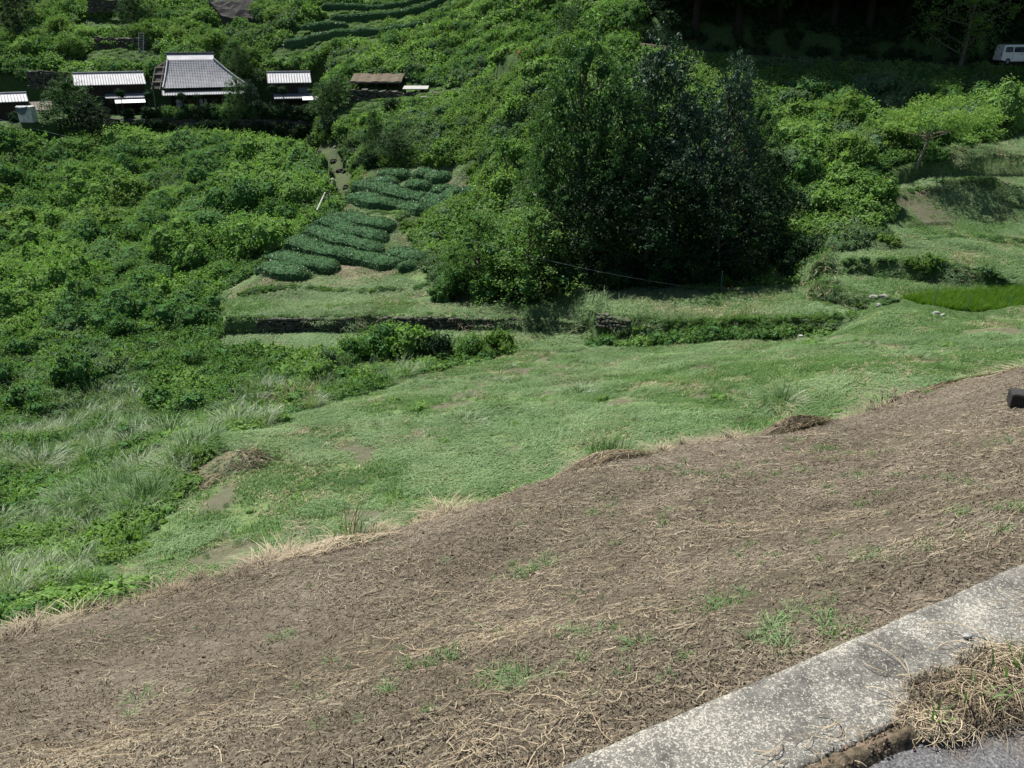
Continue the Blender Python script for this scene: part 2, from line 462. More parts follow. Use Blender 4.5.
MAT['silver'] = leaf_mat('silver_grass', (.10, .15, .07), (.19, .25, .14), (.38, .42, .30), .25, .4, .6)
MAT['straw'] = leaf_mat('dry_straw', (.13, .095, .06), (.29, .23, .15), (.52, .45, .32), .1, .6, .3, 1.2)
MAT['brownlitter'] = leaf_mat('dead_litter', (.032, .026, .018), (.118, .098, .072), (.33, .285, .205), .05, .8, .2, 1.1, .75)
MAT['rice'] = leaf_mat('rice_leaves', (.05, .115, .012), (.085, .17, .018), (.13, .22, .03), .4, .5, .3, .4)
MAT['redleaf'] = leaf_mat('red_leaves', (.1, .02, .01), (.2, .04, .02), (.3, .08, .03), .2)
INNER_MID = None
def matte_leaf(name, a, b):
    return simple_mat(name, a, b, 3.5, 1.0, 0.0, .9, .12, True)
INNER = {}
for k_, (a_, b_) in dict(kudzu_leaves=((.05, .105, .025), (.11, .19, .05)), shrub_leaves=((.035, .085, .028), (.07, .15, .05)), mid_leaves=((.022, .05, .018), (.045, .09, .032)), dark_shade_leaves=((.010, .026, .010), (.025, .05, .016)),
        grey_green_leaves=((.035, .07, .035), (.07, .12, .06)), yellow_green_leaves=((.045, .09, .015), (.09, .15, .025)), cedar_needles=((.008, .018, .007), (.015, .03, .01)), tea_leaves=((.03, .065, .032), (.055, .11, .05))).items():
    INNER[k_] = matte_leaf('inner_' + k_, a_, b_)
MAT['bark'] = simple_mat('bark', (.05, .04, .03), (.14, .12, .095), 8, .9, .2, .8, .05)
MAT['cedarbark'] = simple_mat('cedar_bark', (.015, .012, .01), (.035, .028, .024), 6, .9, .2, .8, .05)  # bark darkened along with the needles to hold the wood's shade
MAT['stone'] = simple_mat('wall_stone', (.028, .028, .022), (.11, .105, .085), 2.2, .9, .2, .6, .04)
MAT['darkrock'] = simple_mat('dark_rock', (.02, .02, .02), (.06, .058, .055), 2.2, .9, .1, .8, .05)
MAT['palestone'] = simple_mat('pale_stone', (.2, .2, .19), (.38, .375, .36), 5, .85, .3, .5, .02)
MAT['earth'] = simple_mat('earth', (.05, .038, .026), (.14, .105, .075), 2.5, .95, .1, .8, .05, True)
MAT['wood'] = simple_mat('dark_wood', (.018, .013, .010), (.05, .038, .03), 4, .8, .3)
MAT['weathered'] = simple_mat('weathered_wood', (.10, .085, .07), (.24, .21, .175), 5, .85, .2)
MAT['plaster'] = simple_mat('stained_plaster', (.35, .34, .31), (.62, .61, .58), 2.5, .85, .2)
MAT['glass'] = simple_mat('window_glass', (.015, .02, .024), (.03, .036, .04), 1, .08, .6, 0)
MAT['rust'] = simple_mat('rusted_sheet', (.05, .042, .022), (.11, .085, .055), 1.6, .85, .2)
MAT['tin'] = simple_mat('grey_roof_sheet', (.2, .205, .22), (.3, .305, .325), 1.2, .75, .2)
MAT['tinbright'] = simple_mat('pale_roof_sheet', (.30, .305, .325), (.42, .425, .44), 1.0, .7, .2)
MAT['tinrib'] = simple_mat('roof_rib', (.07, .073, .082), (.12, .125, .135), 2, .7, .2)
MAT['white'] = simple_mat('white_paint', (.72, .72, .7), (.82, .82, .8), 2, .5, .4)
MAT['bluesheet'] = simple_mat('dark_blue_tarp', (.05, .07, .09), (.12, .15, .18), 3, .6, .4)
MAT['concrete'] = simple_mat('old_concrete', (.16, .155, .145), (.34, .33, .31), 2, .9, .2)
MAT['cable'] = simple_mat('cable', (.25, .26, .27), (.35, .36, .37), 2, .5)
MAT['post'] = simple_mat('blue_green_post', (.06, .14, .13), (.1, .2, .19), 4, .5)

def ground_mat(name):
    """earth and turf, mixed by masks stored on the ground's own vertices"""
    m, nt, out = new_mat(name)
    pos = wpos(nt)
    def attr(n):
        a = nt.nodes.new('ShaderNodeAttribute'); a.attribute_name = n; return a.outputs['Fac']
    n1 = noise(nt, .7, 4, pos); n2 = noise(nt, 4.5, 5, pos); n3 = math_(nt, 'ADD', math_(nt, 'MULTIPLY', noise(nt, 60, 4, pos, .75), .6), math_(nt, 'MULTIPLY', noise(nt, 13, 4, pos, .7), .4))
    soil = ramp(nt, n3, [(.34, (.03, .025, .018)), (.5, (.088, .073, .054)), (.66, (.22, .187, .14))])
    soil = mix(nt, math_(nt, 'MULTIPLY', ramp_f(nt, n1, .45, .62), .35), soil, (.19, .165, .13))
    soil = mix(nt, math_(nt, 'MULTIPLY', math_(nt, 'MULTIPLY', ramp_f(nt, n1, .5, .4), ramp_f(nt, n3, .5, .56)), .35), soil, (.085, .10, .04))
    turf = ramp(nt, math_(nt, 'ADD', math_(nt, 'MULTIPLY', n2, .45), math_(nt, 'MULTIPLY', n3, .55)), [(.36, (.035, .06, .022)), (.5, (.09, .14, .05)), (.64, (.17, .22, .10))])
    turf = mix(nt, math_(nt, 'MULTIPLY', ramp_f(nt, n1, .5, .66), .5), turf, (.10, .11, .065))
    wild = ramp(nt, n2, [(.3, (.025, .05, .016)), (.7, (.06, .10, .032))])
    c = mix(nt, attr('turf'), wild, turf)
    c = mix(nt, attr('soil'), c, soil)
    bare = ramp(nt, n3, [(.35, (.04, .035, .026)), (.62, (.135, .118, .088))])
    c = mix(nt, attr('bare'), c, bare)
    hh = math_(nt, 'ADD', math_(nt, 'MULTIPLY', n2, .6), math_(nt, 'MULTIPLY', n3, .5))
    nt.links.new(bsdf(nt, c, .95, .1, hh, .9, .06), out.inputs[0])
    return m
def ramp_f(nt, fac, a, b):
    n = nt.nodes.new('ShaderNodeMapRange'); n.inputs[1].default_value = a; n.inputs[2].default_value = b; n.clamp = True
    nt.links.new(fac, n.inputs[0])
    return n.outputs[0]
MAT['ground'] = ground_mat('ground')

# ------------------------------------------------------------------ the ground sheets
rows = np.concatenate([np.arange(-12, 0, .6), np.arange(0, 1.2, .08), np.geomspace(1.2, 14, 270)[:-1], np.arange(14, 40, .16), np.arange(40, 62, .1), np.arange(62, 135, .4), np.geomspace(135, 460, 60)])
cols = np.linspace(-1, 1, 540); cols = cols * (.75 + .25 * cols ** 2)
YY = np.repeat(rows[:, None], len(cols), 1)
XX = cols[None] * (1.25 * np.maximum(YY, 0) + 7 + 14 * sstep(2, -6, YY))
ZZ = H(XX, YY)
def in_poly(x, y, poly, g=0.0):
    return poly_sd(x, y, poly) > g
sd_field = poly_sd(XX, YY, FIELD); sd_dry = poly_sd(XX, YY, DRY)
jit = .5 * fbm(XX * .8, YY * .8, 61, 3)
turf = np.zeros_like(XX)
for pl_, w_ in ((FIELD, .5), (T_LOW, .3), (T_MID, .3), (T_RIGHT, .3), (T_UPPER, .3), (SHELF, .5), (WEDGE, .8), (GRASS_R, .8), (BANK1, .6)):
    turf = np.maximum(turf, sstep(-w_, w_ * .3, poly_sd(XX, YY, pl_) + jit * .5))
soilm = sstep(-.35, .15, sd_dry + jit * .5) * (1 - sstep(18, 22, YY))
bare = np.zeros_like(XX)
for pl_ in (TEA1, TEA2, BANK2):
    bare = np.maximum(bare, sstep(-.3, .3, poly_sd(XX, YY, pl_) + jit * .4))
BARE_SPOTS = [(205, 465, 24, 1.0), (930, 210, 60, 2.5), (900, 190, 62, 2),
              (400, 78, 119, 2.5), (360, 76, 121, 2.5), (200, 250, 74, 2), (300, 530, 19, .7), (160, 565, 17.5, .8),  (430, 205, 78, 1.6)]
PATHS = [(828, 332 + 7 * i, 42.4 - 1.15 * i, .5) for i in range(6)] + [(360, 455, 25.5, .8), (370, 462, 25, .8), (352, 446, 26.4, .7), (480, 372, 37, .9), (700, 372, 36.5, 1.0), (660, 365, 38.5, .8), (560, 372, 38, .8), (740, 360, 39.5, .8), (440, 398, 32, .9), (730, 395, 30.5, .6)]
for u, v, Y, r in BARE_SPOTS + PATHS:
    q = at(u, v, Y)
    bare = np.maximum(bare, sstep(r, r * .5, np.hypot(XX - q[0], (YY - q[1]) * .7) + jit * r * .5) * .8)
bare = np.maximum(bare, sstep(-.30, -.52, fbm(XX * .5, YY * .5, 241, 3)) * .75 * sstep(0, .8, sd_field) * (YY > 14))
bare = np.maximum(bare, .3 * (1 - sstep(1.4, 2.6, seg_dist(XX, YY, GULLY)[0])))
turf = np.where(soilm > .5, 0, turf)
nr, nc = XX.shape
idx = np.arange(nr * nc).reshape(nr, nc)
quads = np.stack([idx[:-1, :-1], idx[:-1, 1:], idx[1:, 1:], idx[1:, :-1]], -1).reshape(-1, 4)
cxm = XX.ravel()[quads].mean(1); cym = YY.ravel()[quads].mean(1)
isdry = in_poly(cxm, cym, DRY); isfield = in_poly(cxm, cym, FIELD) & ~isdry
V = np.stack([XX.ravel(), YY.ravel(), ZZ.ravel()], -1)
def ground_piece(name, sel, label):
    q = quads[sel]; used, inv = np.unique(q, return_inverse=True)
    m = M(); m.add(V[used], inv.reshape(-1, 4))
    o = m.obj(name, MAT['ground'], smooth=True)
    for an, arr in (('turf', turf), ('soil', soilm), ('bare', bare)):
        a = o.data.attributes.new(an, 'FLOAT', 'POINT'); a.data.foreach_set('value', arr.ravel()[used].astype(np.float32))
    tag(o, label, kind='structure')
    return o
ground_piece('dirt_field', isdry, 'brown dry field of bare soil and straw sloping away below the road')
ground_piece('mown_field', isfield, 'wide mown green field below the dry brown field')
ground_piece('hillside', ~isdry & ~isfield, 'overgrown valley sides and terraces beyond the mown field')

# ------------------------------------------------------------------ kerb and road (near)
KD = np.array([.892, .452]); KN = np.array([.452, -.892]); K0 = np.array([.092, 1.365])
def kp(s, t):
    q = K0 + KD * s + KN * t
    return q[0], q[1]
def near_mats():
    m, nt, out = new_mat('kerb_concrete')
    pos = wpos(nt)
    vo = nt.nodes.new('ShaderNodeTexVoronoi'); vo.inputs['Scale'].default_value = 95; vo.inputs['Randomness'].default_value = 1
    wv = nt.nodes.new('ShaderNodeVectorMath'); wv.operation = 'MULTIPLY_ADD'
    nn = nt.nodes.new('ShaderNodeTexNoise'); nn.inputs['Scale'].default_value = 60; nt.links.new(pos, nn.inputs['Vector'])
    nt.links.new(nn.outputs['Color'], wv.inputs[0]); wv.inputs[1].default_value = (.012, .012, .012); nt.links.new(pos, wv.inputs[2])
    nt.links.new(wv.outputs[0], vo.inputs['Vector'])
    big = noise(nt, 5, 4, pos); med = noise(nt, 26, 4, pos); fine = noise(nt, 160, 3, pos)
    fl = noise(nt, 75, 5, pos, .8); fl2 = noise(nt, 190, 4, pos, .7)
    spots = ramp_f(nt, math_(nt, 'ADD', math_(nt, 'MULTIPLY', fl, .5), math_(nt, 'ADD', math_(nt, 'MULTIPLY', fl2, .5), math_(nt, 'MULTIPLY', big, .25))), .625, .665)
    base = ramp(nt, med, [(.3, (.045, .043, .038)), (.5, (.085, .082, .074)), (.72, (.16, .155, .14))])
    base = mix(nt, math_(nt, 'MULTIPLY', ramp_f(nt, big, .42, .62), .7), base, (.17, .165, .148))
    c = mix(nt, math_(nt, 'MULTIPLY', spots, .8), base, (.38, .365, .31))
    c = mix(nt, math_(nt, 'MULTIPLY', ramp_f(nt, fine, .56, .7), .5), c, (.06, .06, .05))
    hh = math_(nt, 'ADD', fine, math_(nt, 'MULTIPLY', spots, .5))
    nt.links.new(bsdf(nt, c, .92, .2, hh, .6, .004), out.inputs[0])
    MAT['kerb'] = m
    m, nt, out = new_mat('worn_asphalt')
    pos = wpos(nt)
    f = noise(nt, 150, 3, pos, .7); b = noise(nt, 7, 4, pos)
    c = ramp(nt, f, [(.35, (.04, .04, .042)), (.55, (.11, .11, .112)), (.72, (.26, .255, .25))])
    c = mix(nt, math_(nt, 'MULTIPLY', ramp_f(nt, b, .5, .65), .5), c, (.11, .085, .06))
    nt.links.new(bsdf(nt, c, .85, .3, f, .8, .006), out.inputs[0])
    MAT['asphalt'] = m
near_mats()
KW = .275
def kerb():
    m = M()
    s = np.concatenate([np.arange(-6, -.2, .25), np.arange(-.2, 3, .02), np.arange(3, 14, .25)])
    prof = [(0.0, -.45), (0.0, -.018), (.004, -.006), (.016, 0)] + [(t, 0) for t in np.linspace(.03, KW - .03, 14)] + [(KW - .012, -.001), (KW - .002, -.008), (KW, -.02), (KW, -.3)]
    v = []
    for si in s:
        for k, (t, z) in enumerate(prof):
            q = kp(si, t)
            e = 0.0
            if z > -.1:
                e = .004 * float(fbm(np.array(si * 6), np.array(t * 20), 71, 3))
                if k in (1, 2, 3): e -= .012 * max(0, float(fbm(np.array(si * 5.), np.array(3.), 72, 3)))
            edge = .013 * float(fbm(np.array(si * 4.), np.array(9. if k < 6 else 2.), 73, 4)) if (k < 5 or k > len(prof) - 5) else 0
            v.append((q[0] + KN[0] * edge, q[1] + KN[1] * edge, -1.6 + z + e))
    n = len(prof); i = np.arange(len(s) - 1)[:, None] * n; j = np.arange(n - 1)[None]
    f = np.stack([i + j, i + j + 1, i + n + j + 1, i + n + j], -1).reshape(-1, 4)[:, ::-1]
    m.add(v, f)
    o = m.obj('kerb', MAT['kerb'], smooth=True)
    tag(o, 'lichen speckled concrete kerb along the edge of the road', kind='structure')
kerb()
def asphalt():
    m = M(); S = np.concatenate([np.arange(-6, 0, .5), np.arange(0, 4, .03), np.arange(4, 14, .5)]); T = np.concatenate([np.arange(KW + .03, 1.4, .03), [2, 3, 5, 8]])
    SS, TT = np.meshgrid(S, T, indexing='ij')
    q0 = K0[0] + KD[0] * SS + KN[0] * TT; q1 = K0[1] + KD[1] * SS + KN[1] * TT
    z = -1.612 + .008 * fbm(q0 * 8, q1 * 8, 81, 3) - .02 * sstep(.035, 0, TT - KW + .03 * fbm(q0 * 6, q1 * 6, 82, 3))
    n = len(T); i = np.arange(len(S) - 1)[:, None] * n; j = np.arange(n - 1)[None]
    f = np.stack([i + j, i + j + 1, i + n + j + 1, i + n + j], -1).reshape(-1, 4)[:, ::-1]
    m.add(np.stack([q0.ravel(), q1.ravel(), z.ravel()], -1), f)
    tag(m.obj('road', MAT['asphalt'], smooth=True), 'worn grey asphalt road beside the kerb', kind='structure')
asphalt()
# distant road on the slope
def far_road():
    m = M(); pts = np.array(ROAD_UP); 
    t = np.gradient(pts[:, :2], axis=0); t /= np.linalg.norm(t, axis=1)[:, None]
    nrm = np.stack([-t[:, 1], t[:, 0]], -1); v = []
    for p, q in zip(pts, nrm):
        for w in (-1.9, 1.9): v.append((p[0] + q[0] * w, p[1] + q[1] * w, p[2] + .06))
    f = [(2 * i, 2 * i + 1, 2 * i + 3, 2 * i + 2) for i in range(len(pts) - 1)]
    m.add(v, f); tag(m.obj('road', MAT['earth']), 'grey lane crossing the slope under the dark forest', kind='structure')
far_road()
def water():
    m, nt, out = new_mat('paddy_water')
    nt.links.new(bsdf(nt, (.035, .045, .02), .08, .5), out.inputs[0])
    mm = M(); pts = np.array(PADDY); c = pts.mean(0); n = len(pts)
    v = [(p[0], p[1], -14.74) for p in pts] + [(c[0], c[1], -14.74)]
    mm.add(v, [(i, (i + 1) % n, n) for i in range(n)])
    tag(mm.obj('paddy_water', m), 'shallow still water standing between the rice in the paddy', kind='structure')
water()
#@@STAGE2
# ================================================================== foliage builders
def unit(a):
    return a / (np.linalg.norm(a, axis=-1, keepdims=True) + 1e-9)
def leaves(c, n, s, asp=.55, r=rng, fold=.18):
    """one diamond shaped, slightly folded leaf per centre"""
    N = len(c)
    n = unit(n); t = unit(np.cross(n, unit(r.normal(size=(N, 3)))))
    b = np.cross(n, t); s = np.broadcast_to(s, (N,))[:, None]
    v = np.stack([c - t * s * .5 - n * s * fold * .4, c + b * s * asp * .5 - t * s * .05 + n * s * fold * .3, c + t * s * .5 - n * s * fold, c - b * s * asp * .5 - t * s * .05 + n * s * fold * .3], 1)
    return v.reshape(-1, 3), np.arange(4 * N).reshape(-1, 4)
def ball_dirs(n, r=rng):
    return unit(r.normal(size=(n, 3)))
def lobes_foliage(m, lobes, leaf, per_area, r, asp=.55, up=.35, jit=.55, thick=.22, zmin=-9, mi=0, core=True, ci=None):
    """lobes: (x,y,z,rad,flatten). leaves on the outer shell of each lobe; a leafy core keeps the middle closed"""
    L = np.array(lobes)
    for k, (x, y, z, rd, fl) in enumerate(L):
        N = int(per_area * rd * rd)
        d = ball_dirs(N, r)
        # clumpy shell: bumps of the surface, some holes
        bump = 1 + .16 * np.sin(d[:, 0] * 7 + k) * np.sin(d[:, 1] * 6 + 2 * k) + .12 * np.sin(d[:, 2] * 9 + 3 * k + d[:, 0] * 5)
        q = d * rd * bump[:, None] * (1 - thick * r.random((N, 1)) ** 1.5)
        q[:, 2] *= fl
        c = q + (x, y, z)
        keep = c[:, 2] > zmin
        for j, (X, Y, Z, RD, FL) in enumerate(L):
            if j != k:
                w = (c - (X, Y, Z)); w[:, 2] /= FL
                keep &= np.linalg.norm(w, axis=1) > RD * .8
        c = c[keep]; dd = d[keep]
        nn = dd + np.array([0, 0, up]) + r.normal(size=c.shape) * jit
        v, f = leaves(c, nn, leaf * (.7 + .6 * r.random(len(c))), asp, r)
        m.add(v, f, mi)
        if core:
            add_core(m, (x, y, z), rd * .66, fl, r, 1)
_ico = None
def ico():
    global _ico
    if _ico is None:
        import bmesh
        b = bmesh.new(); bmesh.ops.create_icosphere(b, subdivisions=2, radius=1)
        b.verts.ensure_lookup_table()
        _ico = (np.array([v.co[:] for v in b.verts]), np.array([[v.index for v in f.verts] for f in b.faces])); b.free()
    return _ico
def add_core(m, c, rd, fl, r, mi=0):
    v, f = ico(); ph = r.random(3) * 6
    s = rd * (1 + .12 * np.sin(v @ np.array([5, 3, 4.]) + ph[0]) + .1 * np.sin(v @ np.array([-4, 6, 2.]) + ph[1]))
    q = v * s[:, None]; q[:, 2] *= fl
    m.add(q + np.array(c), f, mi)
def shrub_mesh(name, mat, seed, n=9, leaf=.13, dens=420, tall=.8, spread=1.0, asp=.6, up=.4, shoots=0, jit=.42):
    r = np.random.default_rng(seed); m = M(); L = []
    for k in range(n):
        a = r.random() * 6.283; d = math.sqrt(r.random()) * .62 * spread
        rd = r.uniform(.26, .5) * (1 - .25 * d)
        L.append((math.cos(a) * d, math.sin(a) * d, tall * r.uniform(.1, .85) * (1 - d * .75), rd, r.uniform(.75, 1.0)))
    L.append((0, 0, tall * .3, .5, .8))
    lobes_foliage(m, L, leaf, dens, r, asp, up, jit, zmin=-.25)
    for k in range(shoots):
        a = r.random() * 6.283; d = r.uniform(.1, .75)
        p0 = np.array([math.cos(a) * d, math.sin(a) * d, tall * (.75 - .5 * d)])
        dr = unit(np.array([math.cos(a) * .6, math.sin(a) * .6, r.uniform(.5, 1.3)]))
        L_ = r.uniform(.25, .5)
        N = 16; t = r.random(N)[:, None]
        c = p0 + dr * L_ * t - np.array([0, 0, .25]) * t ** 2 * L_ + r.normal(size=(N, 3)) * .025
        v, f = leaves(c, r.normal(size=(N, 3)) + (0, 0, .8), leaf * .9, asp, r)
        m.add(v, f)
    return m.mesh(name, mat)
def blades(m, base, h, w, lean, az, r, mi=0, seg=3):
    """curved tapering grass blades: base (N,3), height, width, lean (how far the tip falls), azimuth"""
    N = len(base)
    h = np.broadcast_to(h, (N,)); w = np.broadcast_to(w, (N,)); lean = np.broadcast_to(lean, (N,))
    d = np.stack([np.cos(az), np.sin(az), np.zeros(N)], -1)
    side = np.stack([-np.sin(az + .5), np.cos(az + .5), np.zeros(N)], -1)
    ring = []
    for k in range(seg + 1):
        t = k / seg
        c = base + d * (h * lean * t ** 1.8)[:, None]
        c = c + np.array([0, 0, 1]) * (h * (t - .55 * np.minimum(lean, 1.6) * t ** 2.2))[:, None]
        ww = (w * (1 - t ** 1.5) * .5 + .0006)[:, None]
        ring += [c - side * ww, c + side * ww]
    v = np.stack(ring, 1); n = 2 * (seg + 1)
    b = np.arange(N)[:, None] * n
    f = np.concatenate([b + np.array([2 * k, 2 * k + 1, 2 * k + 3, 2 * k + 2]) for k in range(seg)])
    m.add(v.reshape(-1, 3), f, mi)
def stalks(m, c, L, az, w, curl, r, lift=0.0, mi=0, seg=4, tilt=None):
    """lying dry stalks: bent flat ribbons resting on the ground"""
    N = len(c); t = np.linspace(-.5, .5, seg + 1)
    a = az[:, None] + curl[:, None] * t[None]
    px = np.cumsum(np.cos(a), 1) / (seg + 1) * L[:, None]; py = np.cumsum(np.sin(a), 1) / (seg + 1) * L[:, None]
    px -= px.mean(1, keepdims=True); py -= py.mean(1, keepdims=True)
    x = c[:, 0:1] + px; y = c[:, 1:2] + py
    z = H(x, y) + .006 + lift * (r.random((N, 1)) * (1 - (2 * t[None]) ** 2 * r.choice([1, -1.2], (N, 1))))
    z = np.maximum(z, H(x, y) + .003)
    sx = -np.sin(a) * w[:, None] / 2; sy = np.cos(a) * w[:, None] / 2
    dz = w[:, None] * .3 * r.choice([-1, 1], (N, 1))
    v = np.stack([np.stack([x - sx, y - sy, z], -1), np.stack([x + sx, y + sy, z + dz], -1)], 2)   # N, seg+1, 2, 3
    b = np.arange(N)[:, None] * (2 * (seg + 1))
    f = np.concatenate([b + np.array([2 * k, 2 * k + 1, 2 * k + 3, 2 * k + 2]) for k in range(seg)])
    m.add(v.reshape(-1, 3), f, mi)

def scatter(name, pts, rot, scl, which, sources, label):
    """one object of uncountable growth: points that carry copies of a few tuft meshes (geometry nodes)"""
    me = bpy.data.meshes.new(name); me.vertices.add(len(pts)); me.vertices.foreach_set('co', np.asarray(pts, np.float32).ravel())
    a = me.attributes.new('rot', 'FLOAT_VECTOR', 'POINT'); a.data.foreach_set('vector', np.asarray(rot, np.float32).ravel())
    a = me.attributes.new('scl', 'FLOAT_VECTOR', 'POINT'); a.data.foreach_set('vector', np.asarray(scl, np.float32).ravel())
    a = me.attributes.new('which', 'INT', 'POINT'); a.data.foreach_set('value', np.asarray(which, np.int32))
    o = bpy.data.objects.new(name, me); COL.objects.link(o)
    c = bpy.data.collections.new(name + '_sources')
    for i, s in enumerate(sources):
        q = bpy.data.objects.new('%s_tuft_%02d' % (name, i), s); c.objects.link(q)
    g = bpy.data.node_groups.new(name, 'GeometryNodeTree')
    g.interface.new_socket('Geometry', in_out='INPUT', socket_type='NodeSocketGeometry')
    g.interface.new_socket('Geometry', in_out='OUTPUT', socket_type='NodeSocketGeometry')
    gi = g.nodes.new('NodeGroupInput'); go = g.nodes.new('NodeGroupOutput')
    ci = g.nodes.new('GeometryNodeCollectionInfo'); ci.inputs['Collection'].default_value = c
    ci.inputs['Separate Children'].default_value = True; ci.inputs['Reset Children'].default_value = True
    ip = g.nodes.new('GeometryNodeInstanceOnPoints'); ip.inputs['Pick Instance'].default_value = True
    def na(n, t):
        x = g.nodes.new('GeometryNodeInputNamedAttribute'); x.data_type = t; x.inputs['Name'].default_value = n
        return x.outputs[0]
    g.links.new(gi.outputs[0], ip.inputs['Points']); g.links.new(ci.outputs[0], ip.inputs['Instance'])
    g.links.new(na('which', 'INT'), ip.inputs['Instance Index'])
    g.links.new(na('rot', 'FLOAT_VECTOR'), ip.inputs['Rotation']); g.links.new(na('scl', 'FLOAT_VECTOR'), ip.inputs['Scale'])
    g.links.new(ip.outputs[0], go.inputs[0])
    md = o.modifiers.new('scatter', 'NODES'); md.node_group = g
    tag(o, label, kind='stuff')
    return o
def slope_rot(x, y, e=.5, k=.8):
    """tilt to follow the ground, random heading"""
    gx = (H(x + e, y, False) - H(x - e, y, False)) / (2 * e); gy = (H(x, y + e, False) - H(x, y - e, False)) / (2 * e)
    gx = np.clip(gx, -1, 1) * k; gy = np.clip(gy, -1, 1) * k
    return gx, gy
def align_euler(x, y, az, k=.8):
    gx, gy = slope_rot(x, y, k=k)
    # small-tilt euler about local axes after a heading az: XYZ order applies X, then Y, then Z
    c, s = np.cos(az), np.sin(az)
    lx = gx * c + gy * s; ly = -gx * s + gy * c
    return np.stack([np.arctan(ly), -np.arctan(lx), az], -1)

HOUSE_BANK = P((60, 141, 114.9), (330, 141, 114.9), (338, 118, 118), (60, 118, 118))
CLEAR_LINES = [(P((282, 41, 139.5), (330, 42, 139.5), (370, 44, 138.5), (425, 39, 140.5)), 1.9), (P((330, 22, 146.5), (390, 24, 146.5), (462, 21, 147.5)), 1.8), (P((300, 30, 143.8), (352, 33, 143.8)), 1.4),
    (P((320, 9, 151.5), (430, 9, 151.5)), 1.6), (P((92, 50, 140.5), (148, 50, 140.5)), 2.3), (P((88, 8, 152), (134, 8, 152)), 2.0), (P((26, 78, 126), (66, 80, 126)), 2.6), (P((350, 100, 111.5), (462, 102, 110)), 2.4),
    (P((350, 82, 115), (402, 82, 115)), 3.0), (P((404, 88, 113.2), (432, 88, 113)), 2.0), (P((505, 76, 101), (540, 72, 101)), 2.0), (P((208, 8, 150), (256, 10, 149)), 1.3)]
PAD_ZONE = P((845, 322, 43), (866, 300, 47), (1200, 283, 48.5), (1200, 328, 41), (930, 324, 41))
def wild_sd(x, y):
    """how far a spot lies outside everything kept clear (negative: inside something cleared)"""
    d = np.full(np.shape(x), 1e9)
    for poly in (T_LOW, T_MID, T_RIGHT, T_UPPER, PADDY, FIELD, SHELF, DRY, TEA1, TEA2, BANK1, BANK2, BENCH, SHED_PAD, WEDGE, GRASS_R):
        d = np.minimum(d, -poly_sd(x, y, poly))
    rd, _ = seg_dist(x, y, ROAD_UP)
    d = np.minimum(d, np.where(x > 9, rd - 2.3, rd + .6))
    d = np.minimum(d, np.minimum(-poly_sd(x, y, HOUSE_BANK), -poly_sd(x, y, PAD_ZONE)))
    for pts, rr in CLEAR_LINES:
        dd, _ = seg_dist(x, y, pts); d = np.minimum(d, dd - rr)
    gd, _ = seg_dist(x, y, GULLY); d = np.minimum(d, gd - 1.1)
    for (u, v, Y, r) in [(912, 180, 62.5, 2.6), (925, 172, 64, 2.6)]:
        q = at(u, v, Y); d = np.minimum(d, np.hypot(x - q[0], y - q[1]) - r)
    return d

# ================================================================== leafy undergrowth (uncountable)
KUD = [shrub_mesh('kudzu_patch', MAT['kudzu'], 100 + i, 10, .14, 420, .5, 1.15, .8, .9, 6, .35) for i in range(4)]
SHR = [shrub_mesh('bush_patch', MAT['shrub'], 120 + i, 10, .12, 460, .65, 1.05, .65, .7, 9) for i in range(3)]
YEL = [shrub_mesh('weed_patch', MAT['yellowleaf'], 140 + i, 9, .12, 420, .5, 1.1, .6, .8, 8) for i in range(2)]
GRY = [shrub_mesh('grey_patch', MAT['greyleaf'], 150 + i, 8, .14, 300, .6, 1.1, .5, .3, 9) for i in range(2)]
def grass_tuft(name, mat, seed, n=90, h=1.0, w=.02, rad=.35, lean=(.2, 1.1)):
    r = np.random.default_rng(seed); m = M(); a = r.random(n) * 6.283; d = np.sqrt(r.random(n)) * rad
    b = np.stack([np.cos(a) * d, np.sin(a) * d, np.full(n, -.03)], -1)
    blades(m, b, h * r.uniform(.5, 1.1, n), w * r.uniform(.6, 1.2, n), r.uniform(lean[0], lean[1], n), a + r.normal(size=n) * .6, r, seg=4)
    return m.mesh(name, mat)
SIL = [grass_tuft('silver_tuft', MAT['silver'], 160 + i, 110, 1.2, .03, .45) for i in range(2)]
GRT = [grass_tuft('grass_tuft', MAT['grass'], 165 + i, 120, .9, .03, .5) for i in range(2)]
